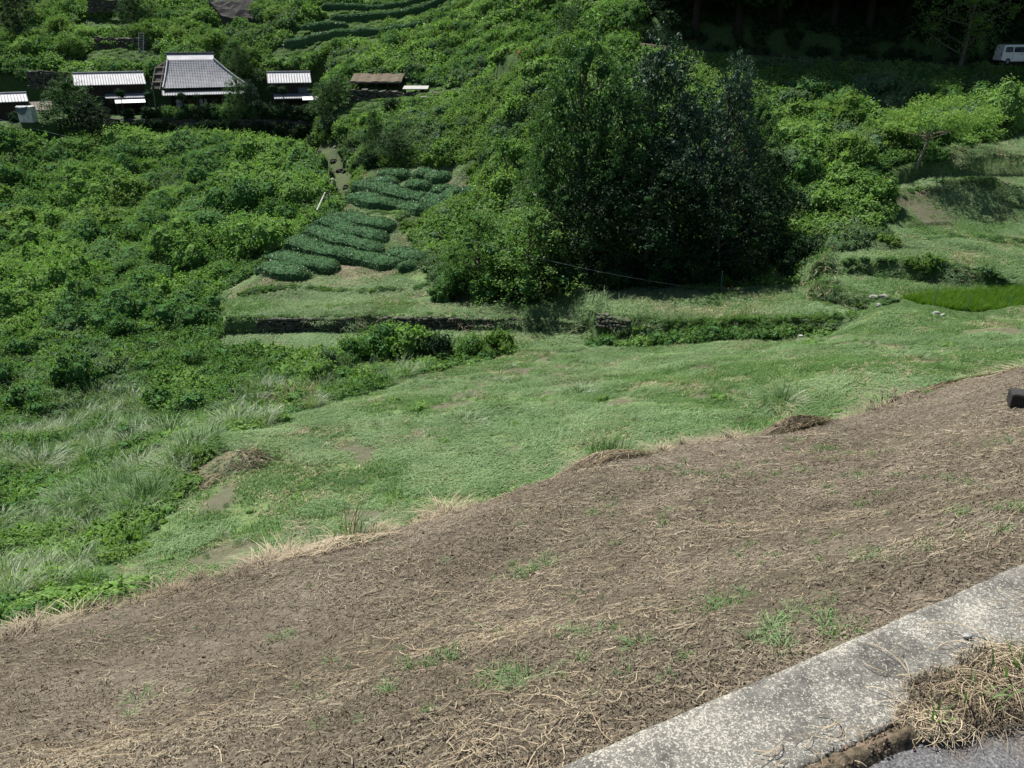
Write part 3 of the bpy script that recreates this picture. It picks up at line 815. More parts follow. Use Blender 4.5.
def undergrowth():
    N = 74000
    Y = np.sqrt(rng.uniform(11 ** 2, 172 ** 2, N))
    x = rng.uniform(-1, 1, N) * (.78 * Y + 3)
    size = np.clip(.42 + Y * .0115, .5, 2.0)
    keep = rng.random(N) < np.minimum(1, .9 / size ** 2 * 1.0)
    x, Y, size = x[keep], Y[keep], size[keep]
    w = wild_sd(x, Y)
    keep = w > size * .35
    keep &= ~((x > 14) & (Y > 91.8))              # the cedar wood has its own floor
    keep &= ~((Y < 21) & (x > -5))
    x, Y, size, w = x[keep], Y[keep], size[keep], w[keep]
    size *= rng.uniform(.75, 1.35, len(x))
    size = np.minimum(size, w * 1.6 + .15)
    z = H(x, Y)
    tone = fbm(x * .09, Y * .09, 201, 3) + rng.normal(size=len(x)) * .12
    which = np.where(tone < -.22, 4 + rng.integers(0, 3, len(x)), rng.integers(0, 4, len(x)))
    which = np.where(tone > .16, 7 + rng.integers(0, 2, len(x)), which)
    t2 = fbm(x * .13 + 40, Y * .13, 211, 2) + rng.normal(size=len(x)) * .1
    which = np.where(t2 > .42, 9 + rng.integers(0, 2, len(x)), which)
    u, v, _ = proj(x, Y, z)
    # silver grass and tall grass on the low left side, near the mown field
    gz = (Y < 42) & (x < 0) & (fbm(x * .25, Y * .25, 221, 2) > -.1) & (rng.random(len(x)) < .75)
    which = np.where(gz, 11 + rng.integers(0, 4, len(x)), which)
    sz = size.copy(); sz[gz] *= 1.05
    scl = np.stack([sz, sz, sz * rng.uniform(.7, 1.35, len(x))], -1)
    rot = align_euler(x, Y, rng.random(len(x)) * 6.283, .7)
    order = KUD + SHR + YEL + GRY + SIL + GRT
    names = ['kudzu thicket of broad leaves covering the valley sides', ]
    scatter('undergrowth', np.stack([x, Y, z - .05], -1), rot, scl, which, order, 'dense kudzu, weeds and tall grass covering the valley sides')
undergrowth()

# ================================================================== mown grass (uncountable)
def hay_patch(name, mat, seed, n=170, h=.09, w=.012, rad=.6, lean=(.8, 1.9), az0=None):
    r = np.random.default_rng(seed); m = M(); a = r.random(n) * 6.283; d = np.sqrt(r.random(n)) * rad
    b = np.stack([np.cos(a) * d, np.sin(a) * d, np.full(n, -.01)], -1)
    az = r.random(n) * 6.283 if az0 is None else az0 + r.normal(size=n) * .7
    blades(m, b, h * r.uniform(.5, 1.6, n), w * r.uniform(.7, 1.5, n), r.uniform(lean[0], lean[1], n), az, r, seg=3)
    return m.mesh(name, mat)
HAY = [hay_patch('hay_patch', MAT['hay'], 300 + i, 210, .17, .022, .7, (1.0, 2.2), .6 * i) for i in range(3)]
GRS = [hay_patch('turf_patch', MAT['grass'], 310 + i, 260, .10, .02, .65, (.3, 1.3)) for i in range(3)]
DRYP = [hay_patch('dry_patch', MAT['straw'], 320, 60, .14, .018, .7, (1.3, 2.2), .2)]
def mown(name, polys, dens, label, ymax=70, sc=1.0, dry=.08, green=.5, avoid=()):
    allx = np.concatenate([np.array([p[0] for p in pl]) for pl in polys]); ally = np.concatenate([np.array([p[1] for p in pl]) for pl in polys])
    x0, x1, y0, y1 = max(allx.min(), -60), min(allx.max(), 48), ally.min(), ally.max()
    N = int((x1 - x0) * (y1 - y0) * dens)
    x = rng.uniform(x0, x1, N); y = rng.uniform(y0, y1, N)
    ins = np.zeros(N, bool)
    for pl in polys: ins |= poly_sd(x, y, pl) > -.2
    for pl in avoid: ins &= poly_sd(x, y, pl) < -.3
    u, v, _ = proj(x, y, H(x, y, False)); ins &= (u > -120) & (u < 1150)
    x, y = x[ins], y[ins]
    t = fbm(x * .22, y * .22, 231, 3) + rng.normal(size=len(x)) * .22
    thin = fbm(x * .5, y * .5, 241, 3)
    for (u_, v_, Y_, r_) in BARE_SPOTS + PATHS:
        q_ = at(u_, v_, Y_); k_ = (np.hypot(x - q_[0], (y - q_[1]) * .7) > r_ * .8) | (rng.random(len(x)) < .3)
        x, y, t, thin = x[k_], y[k_], t[k_], thin[k_]
    k = thin > -.52 + .35 * rng.random(len(x)) * (fbm(x * .12 + 7, y * .12, 243, 2) > -.05)
    x, y, t = x[k], y[k], t[k]
    which = np.where(t > green - .5, 3 + rng.integers(0, 3, len(x)), rng.integers(0, 3, len(x)))
    which = np.where(rng.random(len(x)) < dry * (1 + 2 * (fbm(x * .3, y * .3, 251, 2) > .2)), 6, which)
    s = sc * rng.uniform(.7, 1.25, len(x))
    rot = align_euler(x, y, rng.random(len(x)) * 6.283, 1.0)
    scatter(name, np.stack([x, y, H(x, y)], -1), rot, np.stack([s, s, s * rng.uniform(.7, 1.5, len(x))], -1), which, HAY + GRS + DRYP, label)
mown('mown_grass', [FIELD], 5.0, 'short cut grass and drying hay lying over the wide mown field', avoid=[DRY], dry=.13)
mown('terrace_grass', [T_LOW, T_MID, T_RIGHT, T_UPPER, SHELF, WEDGE, BANK1, GRASS_R], 3.6, 'short grass growing on the terraces and banks beyond the field', sc=1.35, dry=.12, green=.62, avoid=[PADDY])

def field_tufts():
    N = 2600; x = rng.uniform(-14, 32, N); y = rng.uniform(17, 47, N)
    k = (poly_sd(x, y, FIELD) > .3) & (poly_sd(x, y, DRY) < -.5) & (fbm(x * .35, y * .35, 261, 3) + rng.normal(size=N) * .25 > .1); x, y = x[k], y[k]; n = len(x)
    s = rng.gamma(3, .07, n).clip(.08, .5)
    src = GRT + SIL + KUD[:1]
    scatter('grass_tufts', np.stack([x, y, H(x, y)], -1), np.stack([x * 0, x * 0, rng.random(n) * 6.28], -1), np.stack([s, s, s * rng.uniform(.5, 1.1, n)], -1), rng.choice([0, 1, 0, 1, 2, 3, 4], n), src, 'small standing weeds and regrown tufts all over the mown field')
field_tufts()
mown('tea_mulch', [TEA1, TEA2, BANK2], 4.0, 'dry cuttings and weeds on the ground between the tea hedges', sc=1.3, dry=.22, green=.35)
# ================================================================== individual shrubs
_sm = shrub_mesh
def shrub_mesh(name, mat, seed, n, leaf, dens, tall, spread, asp, up, shoots):
    return _sm(name, mat, seed, n, leaf * 1.05, dens * 1.35, tall * 1.15, spread, asp, up + .35, shoots)
SH_V = {
    'kudzu': [shrub_mesh('round_shrub', MAT['kudzu'], 400 + i, 13, .11, 620, .95, 1.05, .7, .5, 16) for i in range(3)],
    'shrub': [shrub_mesh('round_shrub', MAT['shrub'], 410 + i, 14, .10, 700, 1.1, 1.0, .55, .4, 20) for i in range(3)],
    'yellow': [shrub_mesh('round_shrub', MAT['yellowleaf'], 420 + i, 12, .10, 640, .9, 1.0, .5, .4, 18) for i in range(2)],
    'grey': [shrub_mesh('round_shrub', MAT['greyleaf'], 430 + i, 13, .10, 620, 1.0, 1.0, .5, .3, 18) for i in range(2)],
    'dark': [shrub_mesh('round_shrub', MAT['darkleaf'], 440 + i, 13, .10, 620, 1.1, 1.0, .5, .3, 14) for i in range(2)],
}
SH_BIG = {k: [_sm('round_shrub', MAT[m_], 480 + i + 7 * j, 30, .062, 1500, .95, 1.05, .65, .8, 26) for i in range(2)] for j, (k, m_) in enumerate([('kudzu', 'kudzu'), ('shrub', 'shrub'), ('yellow', 'yellowleaf'), ('grey', 'greyleaf')])}
TONE = {'kudzu': 'bright green', 'shrub': 'mid green', 'yellow': 'yellow green', 'grey': 'grey green', 'dark': 'dark green'}
def place_shrub(x, y, s, kind, label, group, sz=1.0, z=None, name='shrub'):
    me = random.choice(SH_BIG[kind] if (s > 2.3 and kind in SH_BIG) else SH_V[kind])
    zz = float(H(np.array(x), np.array(y))) if z is None else z
    o = link(name, me, None, (float(x), float(y), zz - .08 * s), random.random() * 6.28, (s, s, s * sz))
    return tag(o, label, 'shrub', group)

REG = [  # pixel box of the ground spot, number, radius range, kinds, where-phrase, group
    ((0, 150, 140, 235), 34, (1.5, 4.3), ['kudzu', 'shrub', 'kudzu', 'yellow'], 'below the far left shed', 'shrubs below the left shed'),
    ((140, 150, 310, 260), 46, (1.5, 4.3), ['kudzu', 'shrub', 'kudzu', 'shrub'], 'below the farmhouse', 'shrubs below the farmhouse'),
    ((0, 235, 220, 330), 44, (1.3, 3.6), ['shrub', 'kudzu', 'shrub', 'kudzu'], 'on the left valley bottom', 'shrubs on the valley bottom'),
    ((0, 330, 200, 420), 20, (1.0, 1.8), ['shrub', 'kudzu', 'kudzu', 'shrub'], 'left of the mown field', 'shrubs left of the mown field'),
    ((370, 95, 530, 200), 22, (1.0, 1.9), ['kudzu', 'grey', 'kudzu', 'kudzu'], 'above the tea rows', 'shrubs above the tea rows'),
    ((330, 105, 400, 190), 14, (1.2, 2.1), ['shrub', 'dark', 'kudzu'], 'beside the dark gully', 'shrubs beside the gully'),
    ((780, 95, 1010, 215), 44, (1.5, 3.4), ['shrub', 'kudzu', 'grey', 'kudzu', 'yellow'], 'below the upper lane', 'shrubs below the upper lane'),
    ((0, 10, 330, 60), 40, (1.6, 3.2), ['kudzu', 'shrub', 'yellow', 'kudzu'], 'above the farmhouse', 'shrubs above the farmhouse'),
    ((330, 5, 640, 75), 30, (1.4, 2.6), ['kudzu', 'shrub', 'yellow', 'kudzu'], 'above the brown roofed shed', 'shrubs above the brown roofed shed'),
]
def region_shrubs():
    made = {}
    for (u0, v0, u1, v1), n, (r0, r1), kinds, where, group in REG:
        done = []; tries = 0
        while len(done) < n and tries < n * 12:
            tries += 1
            u = random.uniform(u0, u1); v = random.uniform(v0, v1)
            q = hit(u, v, 10)
            rad = random.uniform(r0, r1)
            if float(wild_sd(np.array(q[0]), np.array(q[1]))) < rad * .55: continue
            if any((q[0] - a) ** 2 + (q[1] - b) ** 2 < (.55 * (rad + c)) ** 2 for a, b, c in done): continue
            done.append((q[0], q[1], rad))
            kind = random.choice(kinds); tl = random.uniform(.85, 1.3)
            col_ = 'left' if u < u0 + (u1 - u0) / 3 else ('right' if u > u0 + (u1 - u0) * 2 / 3 else 'middle'); row_ = 'upper' if v < v0 + (v1 - v0) / 3 else ('lower' if v > v0 + (v1 - v0) * 2 / 3 else 'central')
            size = 'large' if rad > r0 + (r1 - r0) * .6 else ('small' if rad < r0 + (r1 - r0) * .3 else 'medium')
            shape = 'tall' if tl > 1.15 else ('low' if tl < 1.0 else 'domed')
            o_ = place_shrub(q[0], q[1], rad, kind, '%s %s %s shrub %s, %s %s' % (size, shape, TONE[kind], where, row_, col_), group, tl)
            made.setdefault(o_['label'], []).append((u, o_))
    for lab, L in made.items():
        if len(L) > 1:
            L.sort(key=lambda t: t[0])
            w = {2: ['left one', 'right one'], 3: ['left one', 'middle one', 'right one']}.get(len(L)) or ['leftmost', 'second', 'third', 'fourth', 'fifth', 'sixth', 'seventh'][:len(L)]
            for (_, o_), t in zip(L, w): o_['label'] = lab + ', ' + t
region_shrubs()
# the hummock of bushes on the shelf beside the mown field
for k, (u, v, Y, r, kd, lab) in enumerate([
        (385, 358, 46.2, 1.9, 'shrub', 'large rounded bush on the shelf just left of the terrace wall gap'),
        (410, 356, 45.8, 1.7, 'kudzu', 'second bush on the shelf with a sunlit crown beside the mown field'),
        (355, 364, 44.5, 1.3, 'shrub', 'low bush at the left end of the bush row on the shelf'),
        (438, 362, 44.8, 1.2, 'dark', 'small dark bush in the middle of the bush row on the shelf'),
        (470, 357, 46.0, 1.0, 'shrub', 'small spreading bush right of the bush row middle'),
        (500, 357, 46.0, 1.15, 'yellow', 'rightmost yellowish bush of the row at the field edge'),
        (335, 378, 42.0, 1.1, 'grey', 'grey green bush at the lower left end of the bush row'),
        (320, 392, 39.0, 1.0, 'kudzu', 'bright bush above the left edge of the mown field')]):
    q = at(u, v, Y)
    place_shrub(q[0], q[1], r * 1.25, kd, lab, 'bushes on the lower shelf', 1.35)
for k, (u, v, Y, r, kd, lab) in enumerate([
        (640, 340, 46.2, .75, 'kudzu', 'leftmost leafy clump against the bank of the middle terrace'),
        (672, 338, 46.0, .7, 'grey', 'pale clump second from the left against the terrace bank'),
        (705, 338, 45.6, .65, 'shrub', 'low clump at the middle of the terrace bank'),
        (735, 336, 45.2, .7, 'yellow', 'yellow green clump right of the middle of the terrace bank'),
        (768, 336, 44.9, .75, 'shrub', 'large leaved clump near the right end of the terrace bank'),
        (800, 334, 44.8, .7, 'kudzu', 'bright clump at the right end of the terrace bank'),
        (835, 330, 44.5, .6, 'shrub', 'small clump where the terrace bank meets the stony corner')]):
    q = at(u, v, Y)
    place_shrub(q[0], q[1], r, kd, lab, 'clumps along the middle terrace bank', .9)
def fringe(name, pts, n, r0, r1, kinds, label):
    """low growth along a line, uncountable"""
    srcs = sum([{'k': KUD, 's': SHR, 'y': YEL, 'g': GRY, 't': SIL, 'w': GRT}[c] for c in kinds], [])
    pts = np.array([at(*p) for p in pts]); L = np.concatenate([[0], np.cumsum(np.hypot(*np.diff(pts[:, :2], axis=0).T))])
    t = rng.random(n) * L[-1]
    x = np.interp(t, L, pts[:, 0]) + rng.normal(size=n) * .35; y = np.interp(t, L, pts[:, 1]) + rng.normal(size=n) * .22
    s = rng.uniform(r0, r1, n)
    scatter(name, np.stack([x, y, H(x, y)], -1), np.stack([np.zeros(n), np.zeros(n), rng.random(n) * 6.28], -1), np.stack([s, s, s], -1), rng.integers(0, len(srcs), n), srcs, label)
fringe('weeds', [(615, 338, 46.6), (740, 338, 45.5), (858, 332, 44.6)], 230, .25, .6, 'kyytwww', 'weeds filling the bank in front of the middle terrace')
fringe('weeds', [(832, 268, 50.6), (900, 272, 49.6), (1010, 284, 47.5)], 90, .18, .38, 'sg', 'low weeds hanging on the dark bank of the upper terrace')
fringe('weeds', [(815, 290, 48.2), (860, 300, 46.0), (888, 308, 44.4)], 90, .12, .36, 'sgwyw', 'weeds on the brown bank leading to the stony corner')
fringe('weeds', [(240, 292, 58.5), (330, 290, 58.5), (425, 288, 58.5)], 120, .25, .5, 'sgy', 'brownish weeds on the bank below the tea rows')
fringe('weeds', [(590, 318, 49), (604, 316, 48.2), (628, 322, 46.6)], 90, .12, .36, 'sgwtyw', 'weeds hanging over the brown stone corner of the middle terrace')
fringe('weeds', [(225, 330, 52.2), (262, 318, 52.2), (360, 318, 52.2), (380, 319, 52)], 110, .12, .4, 'sgytwww', 'weeds growing on the left half of the long terrace wall')
fringe('weeds', [(380, 318, 52.2), (480, 319.5, 51.6), (583, 322.5, 50.4)], 100, .1, .32, 'sgwwt', 'weeds growing on the right half of the long terrace wall')
fringe('weeds', [(400, 222, 74), (420, 245, 68), (440, 262, 64)], 60, .4, .9, 'ksg', 'weeds on the bare ground at the right end of the tea rows')
fringe('weeds', [(335, 212, 77), (400, 222, 75), (440, 216, 77)], 70, .2, .5, 'gsy', 'weeds on the bank between the two tea fields')
fringe('weeds', [(905, 243, 55.2), (960, 240, 55.9), (1024, 243, 55.3), (1090, 243, 55.3)], 70, .15, .42, 'sg', 'low weeds on the dark bank of the second terrace on the right')
fringe('weeds', [(890, 199, 61.4), (930, 190, 63.8), (990, 192, 63.4), (1015, 205, 61.2), (1080, 206, 61)], 60, .2, .5, 'sg', 'weeds on the brown bank under the leaning tree')
fringe('bean_plants', [(300, 305, 54.5), (350, 304, 54.8), (420, 303, 55)], 90, .2, .32, 'ky', 'low bright vegetable plants on the long terrace')

def clear_line_growth():
    srcs = GRT + KUD[:2] + YEL[:1]; X = []; Y = []; S = []
    for pts, rr in CLEAR_LINES:
        pts = np.array(pts); L = np.concatenate([[0], np.cumsum(np.hypot(*np.diff(pts[:, :2], axis=0).T))]); n = int(L[-1] * rr * 5)
        t = rng.random(n) * L[-1]; X.append(np.interp(t, L, pts[:, 0]) + rng.normal(size=n) * rr * .3); Y.append(np.interp(t, L, pts[:, 1]) + rng.uniform(-1, 1, n) * rr * 1.1); S.append(rng.uniform(.3, .75, n))
    X, Y, S = map(np.concatenate, (X, Y, S)); n = len(X)
    scatter('rough_grass', np.stack([X, Y, H(X, Y)], -1), align_euler(X, Y, rng.random(n) * 6.28), np.stack([S, S, S * .7], -1), rng.integers(0, len(srcs), n), srcs, 'rough grass and weeds between the far hedge lines, walls and sheds')
clear_line_growth()
# ================================================================== trees
def tree_meshes(name, mat, seed, nl=20, leaf=.028, per=5200, rx=.33, z0=.28, z1=.95, flat=.8, droop=0, lr=(.09, .17), bark=None, core=True, thick=.5, up=.3, asp=.5, base=.4):
    """unit-height tree: returns trunk mesh (with limbs) and crown mesh"""
    r = np.random.default_rng(seed); L = []
    for k in range(nl):
        t = (k + r.random()) / nl
        z = z0 + (z1 - z0) * t
        env = rx * (math.sin(math.pi * min(1, (base + (1 - base) * t))) ** .6 if t < 1 else .1)
        a = k * 2.4 + r.normal() * .4; d = env * (r.uniform(.55, 1.0) if k < nl - 3 else .15)
        L.append((math.cos(a) * d, math.sin(a) * d, z, r.uniform(*lr), flat))
    m = M(); lobes_foliage(m, L, leaf, per, r, asp, up, .7, thick, core=False, mi=0)
    if core:
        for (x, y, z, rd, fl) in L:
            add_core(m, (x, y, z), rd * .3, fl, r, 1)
    # loose sprays outside the lobes
    for (x, y, z, rd, fl) in L:
        for q in range(7):
            d = ball_dirs(1, r)[0]; N = 26; t = r.random(N)[:, None]
            c = np.array([x, y, z]) + d * (rd * .8 + rd * .75 * t) - np.array([0, 0, .25 * rd]) * t ** 2 + r.normal(size=(N, 3)) * rd * .13
            v, f = leaves(c, r.normal(size=(N, 3)) + (0, 0, .6), leaf * r.uniform(.7, 1.2, N), asp, r); m.add(v, f)
    crown = m.mesh(name + '_crown', mat)
    m = M(); n = 9
    tz = np.linspace(0, z1 * .9, n); wob = np.stack([np.cumsum(r.normal(size=n)) * .006, np.cumsum(r.normal(size=n)) * .006, tz], -1); wob[0, :2] = 0; wob[0, 2] = -.03
    m.tube(wob, np.linspace(.02, .004, n) * (1 + .5 * np.exp(-tz * 30)), 8)
    for (x, y, z, rd, fl) in L:
        zb = max(.08, z - r.uniform(.08, .22)); b = np.array([np.interp(zb, tz, wob[:, 0]), np.interp(zb, tz, wob[:, 1]), zb])
        e = np.array([x, y, z]); mid = (b + e) / 2 + np.array([0, 0, -.015]) + r.normal(size=3) * .008
        m.tube([b, mid, e], [.007, .005, .002], 5)
    return m.mesh(name + '_trunk', bark or MAT['bark']), crown
def put_tree(name, meshes, x, y, h, w, label, cat='tree', group=None, rz=None, z=None, lean=0):
    zz = float(H(np.array(x), np.array(y), False)) if z is None else z
    e = empty(name, (x, y, zz - .1), random.random() * 6.28 if rz is None else rz, label=label, cat=cat, group=group)
    if lean: e.rotation_euler[1] = lean
    link('trunk', meshes[0], e, sc=(h * (.6 + .4 * w), h * (.6 + .4 * w), h)); link('crown', meshes[1], e, sc=(h * w, h * w, h))
    return e
TB = [tree_meshes('broadleaf', MAT['glossleaf'], 500, 32, .023, 8500, .26, .2, .93, .85, lr=(.06, .12), core=True),
      tree_meshes('broadleaf', MAT['darkleaf'], 501, 30, .020, 9500, .30, .15, .93, .85, lr=(.08, .14)),
      tree_meshes('broadleaf', MAT['midleaf'], 502, 28, .024, 6500, .30, .15, .93, .85, lr=(.08, .14)),
      tree_meshes('broadleaf', MAT['darkleaf'], 503, 28, .022, 8500, .36, .12, .93, .85, lr=(.09, .16))]
TB.append(tree_meshes('broadleaf', MAT['shrub'], 504, 26, .030, 5200, .36, .15, .93, .85, lr=(.09, .16)))
def tree_px(kind, u, vtop, Y, w, label, name='broadleaf_tree', group='trees of the dark clump beside the terraces', **k):
    p = at(u, vtop, Y); x = p[0]
    for _ in range(2):
        g = float(H(np.array(x), np.array(Y), False))
        top = at(u, vtop, Y)[2]
    return put_tree(name, TB[kind], x, Y, (top - g) / .98, w, label, group=group, z=g, **k)
tree_px(2, 588, 36, 59, .72, 'tall leafy tree at the upper left of the dark tree clump')
tree_px(0, 662, 38, 60, .85, 'tall grey green tree with glinting leaves at the middle of the dark clump')
tree_px(0, 738, 60, 61, .75, 'grey green tree at the upper right of the dark tree clump')
tree_px(2, 625, 84, 57.5, .85, 'mid green tree between the two tallest trees of the clump')
tree_px(2, 556, 92, 60, .62, 'mid green tree on the left shoulder of the dark clump')
tree_px(0, 700, 95, 57.5, 1.0, 'grey green tree below the middle of the clump, right of centre')
tree_px(3, 655, 150, 55.2, 1.2, 'broad tree with shade-darkened leaves at the foot of the clump centre')  # dark leaves on the foot trees paint the clump's shaded lower half
tree_px(3, 592, 165, 55.5, 1.0, 'broad tree with shade-darkened leaves at the foot of the clump left side')
tree_px(3, 730, 160, 54.8, 1.15, 'broad tree with shade-darkened leaves at the foot of the clump right side')
tree_px(3, 764, 170, 57, .95, 'spreading tree with shade-darkened leaves at the right end of the clump')
tree_px(2, 762, 100, 64, .85, 'mid green tree behind the right end of the clump')
tree_px(4, 478, 212, 57.0, 1.35, 'low bushy tree right of the lower tea rows')
tree_px(4, 530, 208, 54.9, 1.4, 'low leafy tree overhanging the long terrace at the clump left foot')
ORD = 'first second third fourth fifth sixth seventh eighth ninth tenth eleventh twelfth thirteenth fourteenth fifteenth sixteenth seventeenth eighteenth nineteenth twentieth'.split()
ORD += ['twenty-' + o for o in ORD[:9]] + ['thirtieth'] + ['thirty-' + o for o in ORD[:9]]
for i in range(26):
    u = 440 + i * 14.5; Y = 53.6 + (i % 3) * 1.0 - (i / 26) * 1.0 + (1.6 if u < 560 else 0)
    q = at(u, 287, Y)
    kd = 'dark' if u > 540 else 'shrub'  # dark leaves under the clump stand in for its shade
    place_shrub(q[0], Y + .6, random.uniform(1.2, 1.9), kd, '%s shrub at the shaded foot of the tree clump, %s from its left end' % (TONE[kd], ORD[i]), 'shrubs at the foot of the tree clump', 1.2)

# the spreading tree on the right with its bare leaning trunk
def spreading():
    r = np.random.default_rng(9); L = []
    for k in range(24):
        a = r.random() * 6.283; d = math.sqrt(r.random()) * 4.0
        L.append((math.cos(a) * d + .7, math.sin(a) * d * .8, 4.1 + 1.7 * (1 - d / 4.4) + r.normal() * .5, r.uniform(.55, 1.1), .6))
    m = M(); lobes_foliage(m, L, .2, 260, r, .45, .5, .6, .6, core=False)
    for (x, y, z, rd, fl) in L:
        for q in range(9):
            d = ball_dirs(1, r)[0]; d[2] *= .4; N = 20; t = r.random(N)[:, None]
            c = np.array([x, y, z]) + d * (rd * .8 + rd * .8 * t) + r.normal(size=(N, 3)) * .1
            v, f = leaves(c, r.normal(size=(N, 3)) + (0, 0, .9), .18, .4, r); m.add(v, f)
    crown = m.mesh('spreading_crown', MAT['kudzu'])
    m = M(); m.tube([(-.5, 0, -.3), (-.3, 0, .8), (.0, 0, 2.0), (.2, .05, 3.2)], [.15, .12, .10, .08], 8)
    for (x, y, z, rd, fl) in L[::2]:
        e = np.array([x, y, z]); b = np.array([.2, .05, 3.1]) * r.uniform(.8, 1)
        m.tube([b, (b + e) / 2 + (0, 0, -.15), e], [.06, .04, .015], 5)
    g = hit(919, 176, 50)
    e = empty('spreading_tree', g, label='wide low tree with a thin bare leaning trunk on the grassy bank', cat='tree')
    link('trunk', m.mesh('spreading_trunk', MAT['weathered']), e); link('crown', crown, e)
spreading()
# pale tree hanging over the van and sapling left of it
TP = tree_meshes('pale', MAT['yellowleaf'], 520, 22, .022, 5000, .42, .35, .95, .5, lr=(.09, .16), thick=.6, asp=.45, base=.5)
p = at(962, 62, 87.0); put_tree('broadleaf_tree', TP, p[0], p[1], 11.5, .95, 'pale leaved tree spreading over the white van')
p = at(1085, 60, 85); put_tree('broadleaf_tree', TP, p[0], p[1], 12.0, .8, 'pale leaved tree at the right edge of the picture, before the lane')
p = at(982, 61, 87); put_tree('sapling', TP, p[0] - .4, 85.5, 2.4, 1.0, 'thin sapling beside the lane just left of the white van')
p = at(380, 150, 95)
TS = tree_meshes('slim', MAT['shrub'], 530, 16, .035, 4000, .2, .2, .93, .9, lr=(.09, .15))
for (u, v, Y, h, w, kd, lab) in [
        (376, 152, 96, 5.5, .8, 2, 'slim dark ivy covered tree beside the gully above the tea rows'),
        (395, 168, 92, 4.0, 1.6, 2, 'pale feathery bushy tree at the top of the tea rows'),
        (325, 112, 112, 5.0, 1.3, 2, 'leafy tree at the right end of the farmhouse bench above the gully'),
        (338, 98, 113, 4.2, 1.4, 2, 'bushy tree between the right outbuilding and the brown roofed shed'),
        (240, 116, 117, 6.0, .9, 2, 'slender bright tree standing before the right corner of the farmhouse'),
        (252, 112, 118, 5.0, 1.0, 0, 'pale slender tree between the farmhouse and the right outbuilding'),
        (75, 135, 109, 8.5, 1.3, 2, 'big bushy tree between the far left shed and the long outbuilding'),
        (95, 138, 108, 6.5, 1.3, 1, 'dark bushy tree below the left end of the long outbuilding'),
        (48, 108, 116, 4.0, 1.5, 0, 'grey green bush tree behind the far left shed'),
        (20, 30, 148, 8.0, 1.1, 1, 'dark tree on the hillside at the upper left corner'),
        (235, 50, 135, 6.5, 1.1, 2, 'leafy tree on the slope behind the farmhouse roof'),
        (135, 20, 150, 6.5, 1.2, 2, 'rounded tree right of the highest stone wall'),
        (430, 5, 156, 9.0, 1.2, 1, 'dark tree at the top edge above the upper tea hedges'),
        (475, 8, 152, 9.0, 1.2, 1, 'dark tree at the top edge right of the upper tea hedges'),
        (505, 6, 150, 8.0, 1.2, 1, 'dark tree at the top edge nearest the cedar wood'),
        (570, 60, 97, 4.0, 1.3, 2, 'leafy tree on the lane behind the dark clump')]:
    p = at(u, v, Y)
    put_tree('broadleaf_tree', TB[kd], p[0], Y, h, w, lab)
# shady cedar wood behind the lane
TC = []
for sdd in (540, 541):
    r = np.random.default_rng(sdd); m = M()
    for k in range(46):
        z = .14 + .84 * (k / 46); rad = .135 * (1 - z) ** .7 + .01
        for q in range(4):
            a = r.random() * 6.283; N = 46; t = r.random(N)[:, None] ** .7
            d = np.array([math.cos(a), math.sin(a), -.25]); c = np.array([0, 0, z]) + d * rad * t * 1.2 + r.normal(size=(N, 3)) * np.array([.014, .014, .01])
            v, f = leaves(c, r.normal(size=(N, 3)) + (0, 0, 1), .026, .5, r); m.add(v, f)
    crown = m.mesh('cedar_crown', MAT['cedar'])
    m = M(); zz = np.linspace(-.01, .97, 8); m.tube(np.stack([zz * 0, zz * 0, zz], -1), np.linspace(.013, .002, 8), 8)
    for k in range(14):
        a = r.random() * 6.283; z = r.uniform(.1, .4); m.tube([(0, 0, z), (math.cos(a) * .05, math.sin(a) * .05, z - .004)], [.002, .001], 4)
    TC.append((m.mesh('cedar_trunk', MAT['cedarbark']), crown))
def cedars():
    n = 0; pts = []
    for t in range(4000):
        x = random.uniform(17.5, 92); y = random.uniform(95.2, 124)
        if x < 19 + (y - 95) * .1: continue
        if any((x - a) ** 2 + (y - b) ** 2 < 3.3 ** 2 for a, b in pts): continue
        pts.append((x, y))
        if len(pts) > 150: break
    pts.sort(key=lambda p: (p[1] >= 100, p[0] / p[1]))
    for i, (x, y) in enumerate(pts):
        front = y < 100
        lab = 'tall dark cedar in the front edge of the shaded wood, %s trunk from the left' % ORD[min(i, len(ORD) - 1)] if front else 'tall dark cedar deep inside the shaded wood'
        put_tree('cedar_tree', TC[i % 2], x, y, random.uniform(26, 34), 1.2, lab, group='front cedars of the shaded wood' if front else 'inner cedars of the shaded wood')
cedars()
def woodfloor():
    N = 3400; x = rng.uniform(12.5, 95, N); y = rng.uniform(92.2, 158, N); k = seg_dist(x, y, ROAD_UP)[0] > 2.2; x, y = x[k], y[k]; N = len(x)
    rot = align_euler(x, y, rng.random(N) * 6.28); s = rng.uniform(.7, 1.5, N)
    DK = [shrub_mesh('dark_patch', MAT['darkleaf'], 460 + i, 7, .13, 260, .6, 1.1, .5, .4, 6) for i in range(2)]  # leaf colour darkened to paint shade on the wood floor
    scatter('wood_undergrowth', np.stack([x, y, H(x, y, False)], -1), rot, np.stack([s, s, s], -1), rng.integers(0, 2, N), DK, 'undergrowth on the cedar wood floor, its leaves darkened for the shade')
woodfloor()

